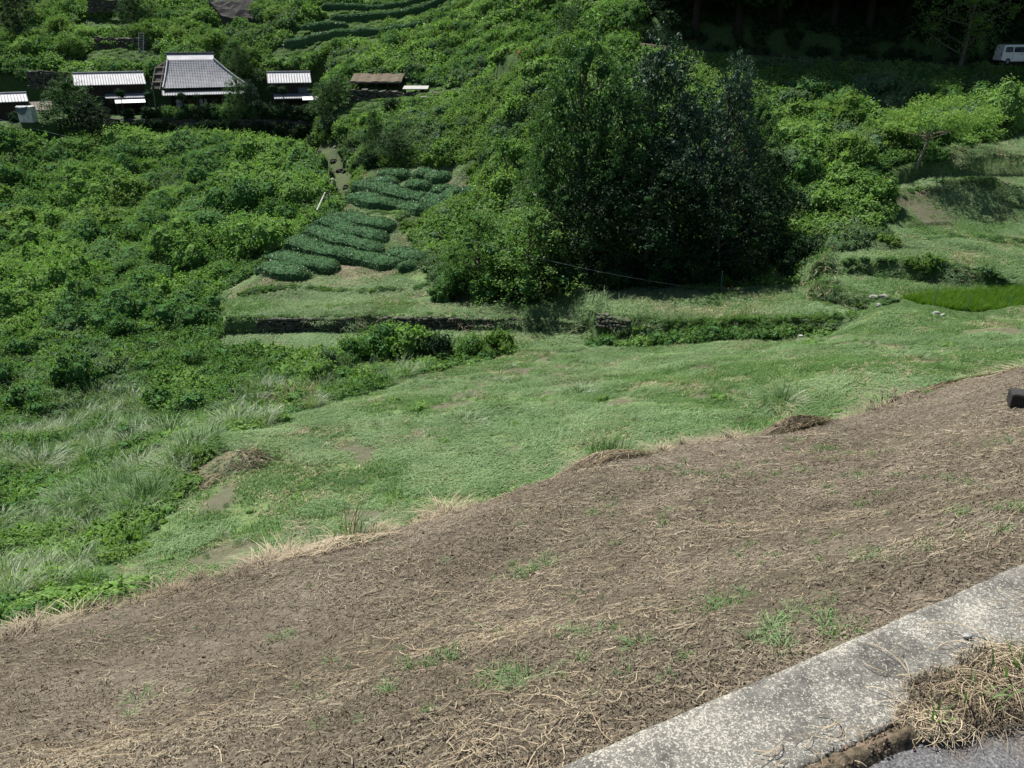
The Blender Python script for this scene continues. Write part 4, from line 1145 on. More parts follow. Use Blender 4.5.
# ================================================================== tea rows
def tea_row(pts, width, height, label, group, name='tea_hedge', mat='tea', leaf=.11, dens=95):
    pts = np.array([hit(u, v, 50) if len(pt) == 2 else at(*pt) for pt in pts for (u, v) in [pt[:2]]])
    L = np.concatenate([[0], np.cumsum(np.hypot(*np.diff(pts[:, :2], axis=0).T))])
    n = max(8, int(L[-1] / .3)); t = np.linspace(0, L[-1], n)
    x = np.interp(t, L, pts[:, 0]); y = np.interp(t, L, pts[:, 1])
    tx = np.gradient(x); ty = np.gradient(y); q = np.hypot(tx, ty); nx, ny = -ty / q, tx / q
    K = 11; ph = np.linspace(-.12, 1.12, K) * math.pi
    endt = np.clip(np.minimum(t, L[-1] - t) / .9, 0.02, 1) ** .45
    r0 = random.random() * 100
    A = 1 + .09 * fbm(t / .7 + r0, t * 0, 5, 3)
    ox = np.cos(ph)[None] * width / 2 * (endt * A)[:, None]
    sup = np.sign(np.sin(ph)) * np.abs(np.sin(ph)) ** .5
    oz = sup[None] * height * (endt * A)[:, None]
    X = x[:, None] + nx[:, None] * ox; Y = y[:, None] + ny[:, None] * ox
    b = .11 * fbm(X * 1.6, Y * 1.6, 7, 3)
    Z = H(x, y, False)[:, None] + oz + b
    c = np.array([x.mean(), y.mean(), H(x, y, False).mean()])
    V = np.stack([X, Y, Z], -1) - c
    m = M(); i = np.arange(n - 1)[:, None] * K; j = np.arange(K - 1)[None]
    m.add(V.reshape(-1, 3), np.stack([i + j, i + j + 1, i + K + j + 1, i + K + j], -1).reshape(-1, 4), 1)
    N = int(L[-1] * width * dens)
    a = rng.integers(0, n - 1, N); s = rng.random(N); kk = rng.integers(1, K - 2, N); w = rng.random(N)[:, None]
    p0 = V[a, kk] * (1 - w) + V[a, kk + 1] * w; p1 = V[a + 1, kk] * (1 - w) + V[a + 1, kk + 1] * w
    cc = p0 * (1 - s[:, None]) + p1 * s[:, None]
    side = np.cos(ph)[kk]
    nn = np.stack([nx[a] * side, ny[a] * side, np.maximum(.25, np.sin(ph)[kk])], -1) + rng.normal(size=(N, 3)) * .8
    v, f = leaves(cc + rng.normal(size=(N, 3)) * .05, nn, leaf * rng.uniform(.6, 1.2, N), .5)
    m.add(v, f)
    o = m.obj(name, MAT[mat], loc=tuple(c)); tag(o, label, 'tea hedge', group)
rows_low = [([(328, 221), (362, 225), (395, 232)], 'topmost tea hedge of the lower tea field'),
            ([(310, 230), (350, 235), (388, 243)], 'second tea hedge from the top of the lower tea field'),
            ([(300, 240), (340, 244), (384, 254)], 'third tea hedge from the top of the lower tea field, left of the short one'),
            ([(388, 254), (408, 259), (425, 264)], 'short tea hedge at the right end of the lower tea field'),
            ([(286, 250), (330, 256), (370, 263), (398, 268)], 'longest tea hedge of the lower field, with a pointed right end'),
            ([(402, 267), (416, 270)], 'very short stub of tea hedge under the right end'),
            ([(292, 244), (300, 246)], 'small round tea bush at the left side of the lower field'),
            ([(267, 260), (300, 266), (340, 272)], 'second tea hedge from the bottom of the lower tea field'),
            ([(263, 271), (285, 276), (312, 278)], 'bottom tea hedge of the lower tea field, nearest the mown terrace')]
for pts, lab in rows_low:
    tea_row(pts, 2.5, .8, lab, 'lower tea hedges', dens=120, leaf=.17)
rows_up = [([(354, 200), (375, 206), (405, 211), (435, 215)], 'bottom tea hedge of the upper tea field'),
           ([(358, 191), (395, 197), (430, 203), (457, 208)], 'second and longest tea hedge of the upper tea field'),
           ([(366, 185), (385, 186), (400, 185)], 'third tea hedge on the left of the upper tea field'),
           ([(378, 176), (395, 178), (410, 179)], 'topmost left tea hedge of the upper tea field'),
           ([(413, 177), (430, 179), (449, 182)], 'topmost right tea hedge of the upper tea field'),
           ([(404, 189), (418, 189), (430, 191)], 'short tea hedge in the middle of the upper tea field'),
           ([(430, 193), (450, 196), (472, 198)], 'tea hedge at the right end of the upper tea field')]
for pts, lab in rows_up:
    tea_row(pts, 3.0, .95, lab, 'upper tea hedges', dens=90, leaf=.2)
far_rows = [([(282, 40, 141), (330, 41, 141), (370, 43, 140), (425, 38, 142)], 'lowest long hedge line on the far hillside'),
            ([(330, 21, 148), (390, 23, 148), (462, 20, 149)], 'long straight hedge line high on the far hillside'),
            ([(300, 29, 145), (350, 32, 145)], 'short hedge line between the two long ones on the far hillside'),
            ([(320, 8, 153), (380, 10, 153), (430, 8, 153)], 'highest hedge line near the top edge')]
for pts, lab in far_rows:
    tea_row(pts, 1.9, .95, lab, 'hedge lines on the far hillside', leaf=.28, dens=60)

#@@STAGE3
# ================================================================== stone walls
def stone_wall(pts, hgt, label, name='stone_wall', row=.2, lmin=.18, lmax=.42, thick=.3, mat='stone', batter=.12, group=None, jit=.03, flip=-1):
    """dry stone wall along plan points (x, y, z of the top edge)"""
    pts = np.array(pts); L = np.concatenate([[0], np.cumsum(np.hypot(*np.diff(pts[:, :2], axis=0).T))])
    r = np.random.default_rng(int(abs(pts[0][0] * 100)) + 5); m = M(); rows_ = max(2, int(round(hgt / row)))
    c0 = pts.mean(0)
    for k in range(rows_):
        s = r.uniform(-.2, 0)
        while s < L[-1]:
            ln = r.uniform(lmin, lmax); a = s + ln / 2; s += ln
            if a > L[-1]: break
            p = np.array([np.interp(a, L, pts[:, i]) for i in range(3)]); q = np.array([np.interp(min(a + .2, L[-1]), L, pts[:, i]) for i in range(3)]) - np.array([np.interp(max(a - .2, 0), L, pts[:, i]) for i in range(3)])
            ang = math.atan2(q[1], q[0]); nx, ny = math.sin(ang) * 1, -math.cos(ang) * 1
            h = row * r.uniform(.85, 1.12); z = p[2] - row * (k + .5) + r.normal() * .01
            off = batter * (k + .5) * row * 2 + r.normal() * jit
            m.box((p[0] + nx * off - c0[0], p[1] + ny * off - c0[1], z + r.normal() * row * .12 - c0[2]), (ln * .97, thick * r.uniform(.8, 1.2), h * r.uniform(.8, 1.15)), ang + r.normal() * .14, ry=r.normal() * .13, rx=r.normal() * .12)
    o = m.obj(name, MAT[mat], loc=tuple(c0)); v = o.data
    co = np.zeros(len(v.vertices) * 3); v.vertices.foreach_get('co', co); co += r.normal(size=len(co)) * .014; v.vertices.foreach_set('co', co.astype(np.float32))
    b = o.modifiers.new('bevel', 'BEVEL'); b.width = .04; b.segments = 1
    return tag(o, label, 'wall', group)
def edge(poly_pl, rows, back=0.02):
    out = []
    for u, v, Y in rows:
        q = at(u, v, Y); out.append((q[0], q[1] - .05, poly_pl[0] * q[0] + poly_pl[1] * q[1] + poly_pl[2] + .04))
    return out
stone_wall(edge(PLANES[3], [(258, 316, 52), (300, 317, 52), (352, 317, 52)]), 1.05, 'dark dry stone wall under the left half of the long terrace', group='terrace walls')
stone_wall(edge(PLANES[3], [(378, 317.4, 51.9), (470, 318, 51.5), (540, 320.4, 50.8), (583, 322, 50.2)]), 1.0, 'long dark stone wall under the right half of the terrace, behind the bushes', group='terrace walls')
stone_wall(edge(PLANES[4], [(599, 313, 48.5), (614, 317, 47.6), (630, 320, 46.9)]), .8, 'short brown stone corner at the left end of the middle terrace', group='terrace walls')
stone_wall(edge(PLANES[5], [(840, 263.4, 51), (880, 266, 50.3), (950, 270, 49.4), (1010, 279, 47.9)]), .75, 'low curved dark stone wall above the paddy terrace', group='terrace walls')
def stones():
    for k, (u, v, Y, r, lab) in enumerate([(857, 304, 46.0, .2, 'pale boulder left of the stony paddy corner'), (872, 306, 45.3, .2, 'grey boulder at the stony paddy corner'), (882, 306, 44.9, .28, 'largest grey stone at the stony paddy corner'),
            (878, 311, 44.2, .17, 'small stone at the foot of the stony paddy corner'), (935, 317, 42.0, .2, 'grey stone on the near bank of the paddy'), (942, 318, 41.8, .16, 'small grey stone on the near bank of the paddy, right one'),
            (799, 343, 44.0, .16, 'flat pale stone at the foot of the terrace bank'), (1008, 284, 47.0, .3, 'pale slab at the right end of the upper terrace wall')]):
        g = np.array(at(u, v, Y)); g[2] = H(g[0], g[1])
        m = M(); v_, f_ = ico(); rr = np.random.default_rng(60 + k)
        d = 1 + .15 * np.sin(v_ @ rr.normal(size=3) * 3) + .1 * np.sin(v_ @ rr.normal(size=3) * 5)
        q = np.sign(v_) * np.abs(v_) ** .8 * d[:, None] * r * np.array([1.1, .8, .7]); m.add(q, f_)
        tag(m.obj('boulder', MAT['palestone'] if k in (0, 6, 7) else MAT['concrete'], loc=tuple(g)), lab, 'stone', 'stones around the paddy')
stones()
def wall_at(rows, hgt, label, **k):
    return stone_wall([at(*r) for r in rows], hgt, label, **k)
wall_at([(95, 37, 143.5), (120, 38, 143.5), (146, 38, 143.5)], 2.9, 'broad dark stone wall on the hillside above the long outbuilding', row=.42, lmin=.5, lmax=1.1, thick=.7, jit=.06)
wall_at([(88, -1, 154), (112, 0, 154), (134, 0, 154)], 2.2, 'highest dark stone wall at the top edge left of the middle trees', row=.42, lmin=.5, lmax=1.1, thick=.7, jit=.06)
wall_at([(28, 70, 128), (48, 71, 128), (66, 72, 128)], 2.4, 'mossy old stone wall above the far left shed', row=.42, lmin=.5, lmax=1.1, thick=.6, jit=.06)
wall_at([(350, 89, 113.4), (380, 90, 113.2), (420, 93, 112.4), (462, 91, 111.4)], 2.6, 'grey stone retaining wall below the brown roofed shed', row=.42, lmin=.5, lmax=1.1, thick=.7, jit=.06)
wall_at([(505, 70, 103), (520, 67, 103), (538, 66, 103)], 1.8, 'pale stone wall by the bend of the lane', row=.4, lmin=.5, lmax=1.0, thick=.6, mat='concrete', jit=.05)
wall_at([(62, 118.5, 117.3), (150, 119, 117.2), (250, 119, 117.2), (330, 121, 117.2)], 3.4, 'long dark retaining wall holding up the farmhouse bench', row=.45, lmin=.5, lmax=1.2, thick=.7, mat='stone', jit=.06)
# bare ramp of rock at the very top
def top_slab():
    m = M(); a = [at(208, -4, 154), at(252, -4, 154), at(256, 14, 150), at(222, 12, 150)]
    n = 8; g = []
    for i in range(n + 1):
        for j in range(n + 1):
            s_, t_ = i / n, j / n
            p = (1 - t_) * ((1 - s_) * np.array(a[0]) + s_ * np.array(a[1])) + t_ * ((1 - s_) * np.array(a[3]) + s_ * np.array(a[2]))
            g.append(p + np.array([0, 0, -.9 + .5 * random.random()]))
    top = np.array(g); bot = top - (0, 0, 3)
    k = n + 1; f = [(i * k + j, i * k + j + 1, (i + 1) * k + j + 1, (i + 1) * k + j) for i in range(n) for j in range(n)]
    f = [tuple(reversed(q)) for q in f]
    m.add(top, f)
    per = [i * k for i in range(k)] + [n * k + j for j in range(1, k)] + [i * k + n for i in range(n - 1, -1, -1)] + [j for j in range(n - 1, 0, -1)]
    vv = np.concatenate([top[per], bot[per]]); q = len(per)
    m.add(vv, [(i, (i + 1) % q, q + (i + 1) % q, q + i) for i in range(q)])
    tag(m.obj('rock_outcrop', MAT['darkrock']), 'dark grey bare rock slab at the top edge behind the farmhouse', 'rock')
top_slab()

# ================================================================== buildings
def ribbed(m, x0, x1, yf, zf, yb, zb, step=.38, th=.09, rib=.09):
    """sloping sheet roof (slot 0) with raised ribs (slot 1)"""
    n = np.array([0, zf - zb, yb - yf], float); n /= np.linalg.norm(n)
    if n[2] < 0: n = -n
    def slab(xa, xb, lo, hi, mi, ex=0.0):
        d = unit(np.array([0, yb - yf, zb - zf])) * ex
        A = np.array([0, yf, zf]) - d; B = np.array([0, yb, zb]) + d
        v = []
        for h in (lo, hi):
            for x, q in ((xa, A), (xb, A), (xb, B), (xa, B)): v.append(np.array([x, q[1], q[2]]) + n * h)
        m.hexa(np.array(v), mi)
    slab(x0, x1, -th, 0, 0)
    k = int((x1 - x0) / step)
    for i in range(k + 1):
        x = x0 + .05 + (x1 - x0 - .1) * i / k
        slab(x - rib / 2, x + rib / 2, .002, .07, 1, .01)
def long_outbuilding():
    o = np.array([at(108, 90, 123)[0], 123, -11.7]); e = empty('outbuilding', o, label='long dark wooden outbuilding with a pale ribbed roof left of the farmhouse', cat='outbuilding')
    def X(u, Y): return at(u, 90, Y)[0] - o[0]
    xl, xr = X(72, 122), X(144.5, 122); zf = at(108, 85.5, 121.5)[2] - o[2]; zb = at(108, 73.5, 125.0)[2] - o[2]
    m = M(); ribbed(m, xl, xr, -1.5, zf, 2.0, zb); ribbed(m, xl, xr, 2.03, zb, 5.2, zf)
    m.box(((xl + xr) / 2, 2.0, zb + .1), (xr - xl + .1, .35, .16), m=0)
    m.obj('roof', [MAT['tinbright'], MAT['tinrib']], e)
    m = M(); m.box(((xl + xr) / 2, 1.8, zf / 2 - .1), (xr - xl - .8, 5.2, zf - .2))
    for x in np.linspace(xl + .6, xr - .6, 9): m.box((x, -.86, zf / 2 - .1), (.14, .12, zf - .3))
    m.obj('wall', MAT['wood'], e)
    for k in range(5):
        x = xl + 1.6 + k * 1.85
        m = M(); m.box((x, -.83, 1.9), (1.2, .05, .9)); w = m.obj('window', MAT['glass'], e)
        m = M()
        for q in (-.62, 0, .62): m.box((x + q, -.87, 1.9), (.06, .07, 1.0))
        for q in (-.48, .48): m.box((x, -.875, 1.9 + q), (1.3, .05, .06))
        m.obj('frame', MAT['weathered'], w)
    x2 = X(97, 121); zl = at(120, 98.5, 120)[2] - o[2]
    m = M(); ribbed(m, x2, xr + .3, -3.0, zl - .1, -.9, zl + .35, .36); m.obj('lower_roof', [MAT['tin'], MAT['tinrib']], e)
    for x in np.linspace(x2 + .3, xr, 5):
        m = M(); m.box((x, -2.7, (zl - .2) / 2), (.13, .13, zl - .2)); m.obj('post', MAT['wood'], e)
    m = M(); xa, xb = X(101, 119.5), X(132, 119.5); za = at(116, 103, 119)[2] - o[2]
    m.box(((xa + xb) / 2, -3.7, za), (xb - xa, 1.9, .07), rx=R(12)); m.obj('awning', MAT['white'], e)
    for x in (xa + .15, xb - .15):
        m = M(); m.box((x, -4.4, (za - .15) / 2), (.08, .08, za - .3)); m.obj('awning_post', MAT['weathered'], e)
long_outbuilding()
def farmhouse():
    cx = at(205, 90, 124)[0]; o = np.array([cx, 124, -11.7]); e = empty('farmhouse', o, label='old farmhouse with a steep grey hipped roof and bright ridge box', cat='farmhouse')
    def X(u, Y): return at(u, 90, Y)[0] - o[0]
    exl, exr = X(161, 119.4), X(248, 119.4); rl, rr_ = X(183, 124.5), X(228, 124.5)
    ze = at(205, 88.5, 119.4)[2] - o[2]; zr = at(205, 60, 123.6)[2] - o[2]; yf, yb = -4.6, 5.4; yr0, yr1 = -.5, 1.3
    m = M()
    A = [(exl, yf, ze), (exr, yf, ze), (exr, yb, ze), (exl, yb, ze)]; B = [(rl, yr0, zr), (rr_, yr0, zr), (rr_, yr1, zr), (rl, yr1, zr)]
    A = np.array(A); B = np.array(B); NC = 18
    for k in range(NC):                           # courses, each lapping over the one below
        t0, t1 = k / NC, (k + 1) / NC
        sag = lambda t: -.22 * math.sin(math.pi * t)
        lo = A * (1 - t0) + B * t0 + (0, 0, sag(t0) + .025); hi = A * (1 - t1) + B * t1 + (0, 0, sag(t1) + .0)
        m.add(np.concatenate([lo, hi]), [(0, 1, 5, 4), (1, 2, 6, 5), (2, 3, 7, 6), (3, 0, 4, 7)])
        m.add(np.concatenate([lo - (0, 0, .09), lo]), [(0, 1, 5, 4), (1, 2, 6, 5), (2, 3, 7, 6), (3, 0, 4, 7)])
    m.add(A - (0, 0, .05), [(0, 3, 2, 1)])
    # ribs down the front slope
    for i in range(1, 34):
        x = exl + (exr - exl) * i / 34
        tmax = 1.0
        if x < rl: tmax = (x - exl) / (rl - exl)
        if x > rr_: tmax = (exr - x) / (exr - rr_)
        p = [np.array([x, yf + (yr0 - yf) * t, ze + (zr - ze) * t - .22 * math.sin(math.pi * t) + .07]) for t in np.linspace(0.0, max(tmax - .02, .03), 6)]
        m.tube(p, .03, 4, 0)
    for a_, b_ in ((A[0], B[0]), (A[1], B[1])):
        m.tube([a_ * (1 - t) + b_ * t + (0, 0, -.22 * math.sin(math.pi * t) + .09) for t in np.linspace(0, 1, 7)], .13, 6, 2)
    m.obj('roof', [MAT['tin'], MAT['tinrib'], MAT['tinbright']], e)
    zt = at(205, 53.5, 124.2)[2] - o[2]
    m = M(); h = zt - zr
    m.hexa(np.array([(rl - .05, yr0 - .05, zr - .02), (rr_ + .05, yr0 - .05, zr - .02), (rr_ + .05, yr1 + .05, zr - .02), (rl - .05, yr1 + .05, zr - .02), (rl - .05, .75, zt - .1), (rr_ + .05, .75, zt - .1), (rr_ + .05, 1.1, zt - .1), (rl - .05, 1.1, zt - .1)]))
    m.obj('ridge_box', MAT['tinbright'], e)
    m = M(); m.box(((rl + rr_) / 2, .92, zt), (rr_ - rl + .5, .55, .2)); m.obj('ridge_cap', MAT['tinrib'], e)
    m = M(); m.box(((exl + exr) / 2, .4, ze / 2 - .05), (exr - exl - 1.6, 8.2, ze - .1))
    for x in np.linspace(exl + .9, exr - .9, 8): m.box((x, -3.8, ze / 2 - .05), (.2, .2, ze - .12))
    m.obj('wall', MAT['wood'], e)
    for k in range(6):
        x = exl + 2.0 + k * (exr - exl - 4.0) / 5
        m = M(); m.box((x, -3.73, 1.25), (1.15, .05, 1.8)); w = m.obj('sliding_door' if k in (2, 3) else 'window', MAT['glass'] if k % 2 else MAT['plaster'], e)
        m = M()
        for q in (-.58, 0, .58): m.box((x + q, -3.78, 1.25), (.05, .06, 1.85))
        for q in (-.9, -.3, .3, .9): m.box((x, -3.785, 1.25 + q), (1.2, .04, .05))
        m.obj('frame', MAT['wood'], w)
    ul, ur = X(157, 118.6), X(241, 118.6); zl = at(205, 94.5, 118.3)[2] - o[2]
    m = M(); ribbed(m, ul, ur, -5.9, zl - .15, -4.0, zl + .35, .34); m.obj('lower_roof', [MAT['tin'], MAT['tinrib']], e)
    for x in np.linspace(ul + .4, ur - .4, 6):
        m = M(); m.box((x, -5.5, (zl - .2) / 2), (.14, .14, zl - .2)); m.obj('post', MAT['wood'], e)
farmhouse()
def right_outbuilding():
    o = np.array([at(288, 90, 123)[0], 122.5, -11.7]); e = empty('outbuilding', o, label='small two storey outbuilding with a pale ribbed roof right of the farmhouse', cat='outbuilding')
    def X(u, Y): return at(u, 90, Y)[0] - o[0]
    xl, xr = X(266.5, 121.5), X(310.5, 121.5); zf = at(288, 83.5, 121)[2] - o[2]; zb = at(288, 73, 124.2)[2] - o[2]
    m = M(); ribbed(m, xl, xr, -1.5, zf, 1.7, zb); ribbed(m, xl, xr, 1.73, zb, 4.6, zf)
    m.box(((xl + xr) / 2, 1.7, zb + .1), (xr - xl + .1, .3, .16)); m.obj('roof', [MAT['tinbright'], MAT['tinrib']], e)
    m = M(); m.box(((xl + xr) / 2, 1.5, zf / 2 - .1), (xr - xl - .7, 4.6, zf - .2)); m.obj('wall', MAT['wood'], e)
    m = M(); m.box((xr - 1.3, -.84, zf - 1.2), (1.3, .06, 1.0)); w = m.obj('window', MAT['bluesheet'], e)
    m = M()
    for q in (-.68, 0, .68): m.box((xr - 1.3 + q, -.89, zf - 1.2), (.05, .05, 1.05))
    m.obj('frame', MAT['weathered'], w)
    zl = at(288, 98.5, 119)[2] - o[2]; ul = X(268, 120)
    m = M(); ribbed(m, ul, xr + .2, -3.2, zl - .15, -.9, zl + .35, .36); m.obj('lower_roof', [MAT['tin'], MAT['tinrib']], e)
    m = M(); xa, xb = X(295, 119), X(313, 119); m.box(((xa + xb) / 2, -3.9, zl - .15), (xb - xa, 1.4, .06), rx=R(14)); m.obj('awning', MAT['white'], e)
    for x in (ul + .4, -.2, xr - .2):
        m = M(); m.box((x, -3.0, (zl - .3) / 2), (.13, .13, zl - .3)); m.obj('post', MAT['wood'], e)
right_outbuilding()
def left_shed():
    o = np.array([at(5, 100, 109)[0], 108.5, -11.0]); e = empty('shed', o, label='dark wooden shed with a pale ribbed roof at the left edge', cat='shed')
    def X(u, Y): return at(u, 100, Y)[0] - o[0]
    xl, xr = X(-40, 107), X(27, 107); zf = at(5, 103, 106.5)[2] - o[2]; zb = at(5, 94.5, 109.5)[2] - o[2]
    m = M(); ribbed(m, xl, xr, -2.0, zf, 1.0, zb, .42); ribbed(m, xl, xr, 1.03, zb, 3.6, zf, .42)
    m.box(((xl + xr) / 2, 1.0, zb + .1), (xr - xl + .1, .3, .16)); m.obj('roof', [MAT['tinbright'], MAT['tinrib']], e)
    m = M(); m.box(((xl + xr) / 2, .8, zf / 2 - .1), (xr - xl - .8, 4.4, zf - .2)); m.obj('wall', MAT['wood'], e)
    m = M(); ribbed(m, xr - .2, X(52, 107), -1.3, zf - 1.2, .6, zf - .3, .4); m.obj('lean_to_roof', [MAT['weathered'], MAT['wood']], e)
    for x in (xr + .6, X(51, 107)):
        m = M(); m.box((x, -1.0, (zf - 1.2) / 2), (.11, .11, zf - 1.2)); m.obj('post', MAT['wood'], e)
    o2 = np.array([at(30, 118, 105.4)[0], 105.0, -11.0]); e2 = empty('tank', o2, label='pale boxy water tank half covered by a dark sheet beside the far left shed', cat='tank')
    w = (at(38, 118, 105)[0] - at(24, 118, 105)[0]); h = at(30, 106, 105)[2] - o2[2]
    m = M(); m.box((0, 0, h / 2), (w, 1.3, h)); t = m.obj('body', MAT['plaster'], e2); b = t.modifiers.new('b', 'BEVEL'); b.width = .12; b.segments = 3
    m = M(); n = 12; V_ = []
    for i in range(n + 1):
        for j in range(7):
            x = -w / 2 - .03 + (w * .82) * i / n; k = j / 6
            hang = .3 + .9 * abs(math.sin(i / n * 2.8 + .3)) * .8
            V_.append((x, -.70 - .03 * math.sin(i * 1.7), h + .03 - hang * k) if j else (x, -.3, h + .05))
    m.add(V_, [(i * 7 + j, (i + 1) * 7 + j, (i + 1) * 7 + j + 1, i * 7 + j + 1) for i in range(n) for j in range(6)])
    q = m.obj('cover_sheet', MAT['bluesheet'], e2); s_ = q.modifiers.new('s', 'SOLIDIFY'); s_.thickness = .02
left_shed()
def brown_shed():
    o = np.array([at(376, 76, 117)[0], 116.5, at(376, 88, 116)[2]]); e = empty('shed', o, label='low open shed with a brown litter covered roof on the slope', cat='shed')
    def X(u): return at(u, 78, 116)[0] - o[0]
    xl, xr = X(351), X(402); zf = at(376, 81.5, 115)[2] - o[2]; zb = at(376, 73.5, 118.5)[2] - o[2]
    m = M(); n = 14; V_ = []
    for i in range(n + 1):
        for j in range(5):
            V_.append((xl + (xr - xl) * i / n, -1.5 + 3.6 * j / 4, zf + (zb - zf) * j / 4 + .05 * math.sin(i * 2.1) + .04 * math.sin(j * 3 + i)))
    m.add(V_, [(i * 5 + j, (i + 1) * 5 + j, (i + 1) * 5 + j + 1, i * 5 + j + 1) for i in range(n) for j in range(4)])
    q = m.obj('roof', MAT['rust'], e); s_ = q.modifiers.new('s', 'SOLIDIFY'); s_.thickness = .14
    for x in np.linspace(xl + .3, xr - .3, 5):
        m = M(); m.box((x, -1.3, zf / 2 - .3), (.13, .13, zf + .5)); m.obj('post', MAT['wood'], e)
    m = M(); m.box(((xl + xr) / 2, 1.8, zb / 2 - .4), (xr - xl - .4, .12, zb + .6)); m.obj('back_wall', MAT['wood'], e)
    m = M(); m.box(((xl + xr) / 2, -1.52, zf - .12), (xr - xl, .06, .16)); m.obj('eave_board', MAT['weathered'], e)
    p = at(416, 90, 113.5); e = empty('shelter', (p[0], p[1], p[2] - 1.0), label='tiny open shelter with a flat pale roof on top of the retaining wall', cat='shelter')
    w = at(429, 90, 113.5)[0] - at(404, 90, 113.5)[0]
    m = M(); m.box((0, 0, 1.3), (w, 2.0, .09), rx=R(8)); m.obj('roof', MAT['palestone'], e)
    for x in (-w / 2 + .2, 0, w / 2 - .2):
        for y in (-.8, .8):
            m = M(); m.box((x, y, .55), (.1, .1, 1.3)); m.obj('post', MAT['wood'], e)
    p = at(425, 97.5, 111.2); m = M(); m.box((0, 0, 0), (1.5, .9, .35)); q = m.obj('concrete_slab', MAT['palestone'], loc=p); b = q.modifiers.new('b', 'BEVEL'); b.width = .08
    tag(q, 'small pale slab lying on the grey retaining wall', 'slab')
brown_shed()
def lattice():
    a, b = at(152, 88, 127.5), at(178, 88, 127.5); h = at(165, 56, 131.5)[2] - a[2]; o = np.array(a)
    e = empty('slope_frame', o, label='weathered lattice frame with a pointed top on the slope beside the farmhouse roof', cat='retaining frame')
    w = b[0] - a[0]; tl = math.atan2(h, 4.0); L = math.hypot(h, 4.0)
    def pt(x, t): return np.array([x, 4.0 * t, h * t])
    m = M(); m.add([pt(0, 0) + (0, .05, -.1), pt(w, 0) + (0, .05, -.1), pt(w, .8) + (0, .05, -.1), pt(w * .7, 1) + (0, .05, -.1), pt(0, .6) + (0, .05, -.1)], [(0, 1, 2), (0, 2, 3), (0, 3, 4)]); m.obj('infill', MAT['stone'], e)
    def bar(p, q, r=.13):
        m = M(); m.tube([p, q], r, 4); m.obj('beam', MAT['weathered'], e)
    bar(pt(0, -.05), pt(0, .62)); bar(pt(w * .33, -.05), pt(w * .33, .82)); bar(pt(w * .66, -.05), pt(w * .66, .98)); bar(pt(w, -.05), pt(w, .85))
    bar(pt(-.1, .6), pt(w * .7, 1.02)); bar(pt(w * .68, 1.02), pt(w + .1, .84))
    for t in (.18, .42, .64): bar(pt(0, t), pt(w, t), .11)
lattice()
def ladder():
    p = at(141, 54, 141.5); top = at(139, 32, 144); o = np.array(p)
    e = empty('ladder', o, label='pale metal ladder leaning on the broad stone wall above the outbuilding', cat='ladder')
    d = np.array(top) - o; d[1] = 1.6
    for s_ in (-.4, .4):
        m = M(); m.tube([(s_, 0, 0), (s_, d[1], d[2])], .045, 5); m.obj('rail', MAT['tin'], e)
    for k in range(9):
        t = (k + .5) / 9; m = M(); m.tube([(-.4, d[1] * t, d[2] * t), (.4, d[1] * t, d[2] * t)], .035, 5); m.obj('rung', MAT['tin'], e)
ladder()
def face_valley(e, back):
    x, y, z = e.location; f = math.atan2(-x, y); e.rotation_euler[2] = f
    k = (y + back) / y; e.location = (x * k, y + back, z); e.scale = (math.cos(f) * k, 1, 1)
for o_ in list(SC.objects):
    if o_.get('category') in ('farmhouse', 'outbuilding'):
        face_valley(o_, 1.6)
        if o_.get('category') == 'farmhouse': o_.location[0] -= 1.3
    if o_.name.startswith('shed') and 'left edge' in o_.get('label', ''): face_valley(o_, .8); o_.location[0] -= .7
# clipped hedge and garden trees along the bench
def bench_hedge():
    n = 30
    for k in range(n):
        u = 160 + k * (315 - 160) / n + random.uniform(-1, 1); Y = 117.9
        x = at(u, 112, Y)[0]
        place_shrub(x, Y, random.uniform(1.2, 2.0), 'dark' if random.random() < .8 else 'shrub', 'dark clipped bush of the hedge before the farmhouse, %s from the left' % ORD[k], 'hedge bushes before the farmhouse', 1.05, z=-11.75)
bench_hedge()
for u, r_, lab in [(104, 1.5, 'dark bush before the left end of the long outbuilding'), (128, 1.2, 'dark bush before the porch of the long outbuilding'), (150, 1.5, 'dark bush between the outbuilding porch and the house hedge'), (60, 1.6, 'dark bush right of the pale tank'), (14, 1.3, 'dark bush before the far left shed')]:
    p = at(u, 116, 118 if u > 70 else 105.5); place_shrub(p[0], p[1], r_, 'dark', lab, None, 1.0)
for k in range(26):  # dark shrubs added to blacken the shaded bank below the farmhouse
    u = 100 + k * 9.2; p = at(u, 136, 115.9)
    place_shrub(p[0], 115.9 + random.uniform(-.3, .5), random.uniform(.9, 1.5), 'dark', 'dark shrub added to deepen the shade below the farmhouse wall, %s from the left' % ORD[k], 'shrubs at the foot of the farmhouse wall', 1.15)
def cloud_tree(u, vt, Y, r, lab):
    x = at(u, vt, Y)[0]; zt = at(u, vt, Y)[2]; h = zt + 11.7
    e = empty('garden_tree', (x, Y, -11.7), label=lab, cat='garden tree', group='clipped garden trees before the house')
    m = M(); m.tube([(0, 0, 0), (.05, 0, h * .4), (-.03, 0, h * .8)], [.09, .07, .05], 6); m.obj('trunk', MAT['bark'], e)
    rr = np.random.default_rng(int(u)); m = M(); lobes_foliage(m, [(0, 0, h - r * .8, r, .8), (.25 * r, 0, h - r * 1.1, r * .7, .7)], .12, 420, rr, .6, .4, .5, .3); m.obj('crown', MAT['darkleaf'], e)
cloud_tree(119, 88, 118.4, .85, 'round clipped garden tree before the long outbuilding')
cloud_tree(147, 90, 118.4, .8, 'round clipped garden tree between the outbuilding and the farmhouse')
cloud_tree(180, 91, 118.3, .8, 'clipped garden tree before the left end of the farmhouse')
cloud_tree(196, 93, 118.3, .6, 'small clipped garden tree before the middle of the farmhouse')
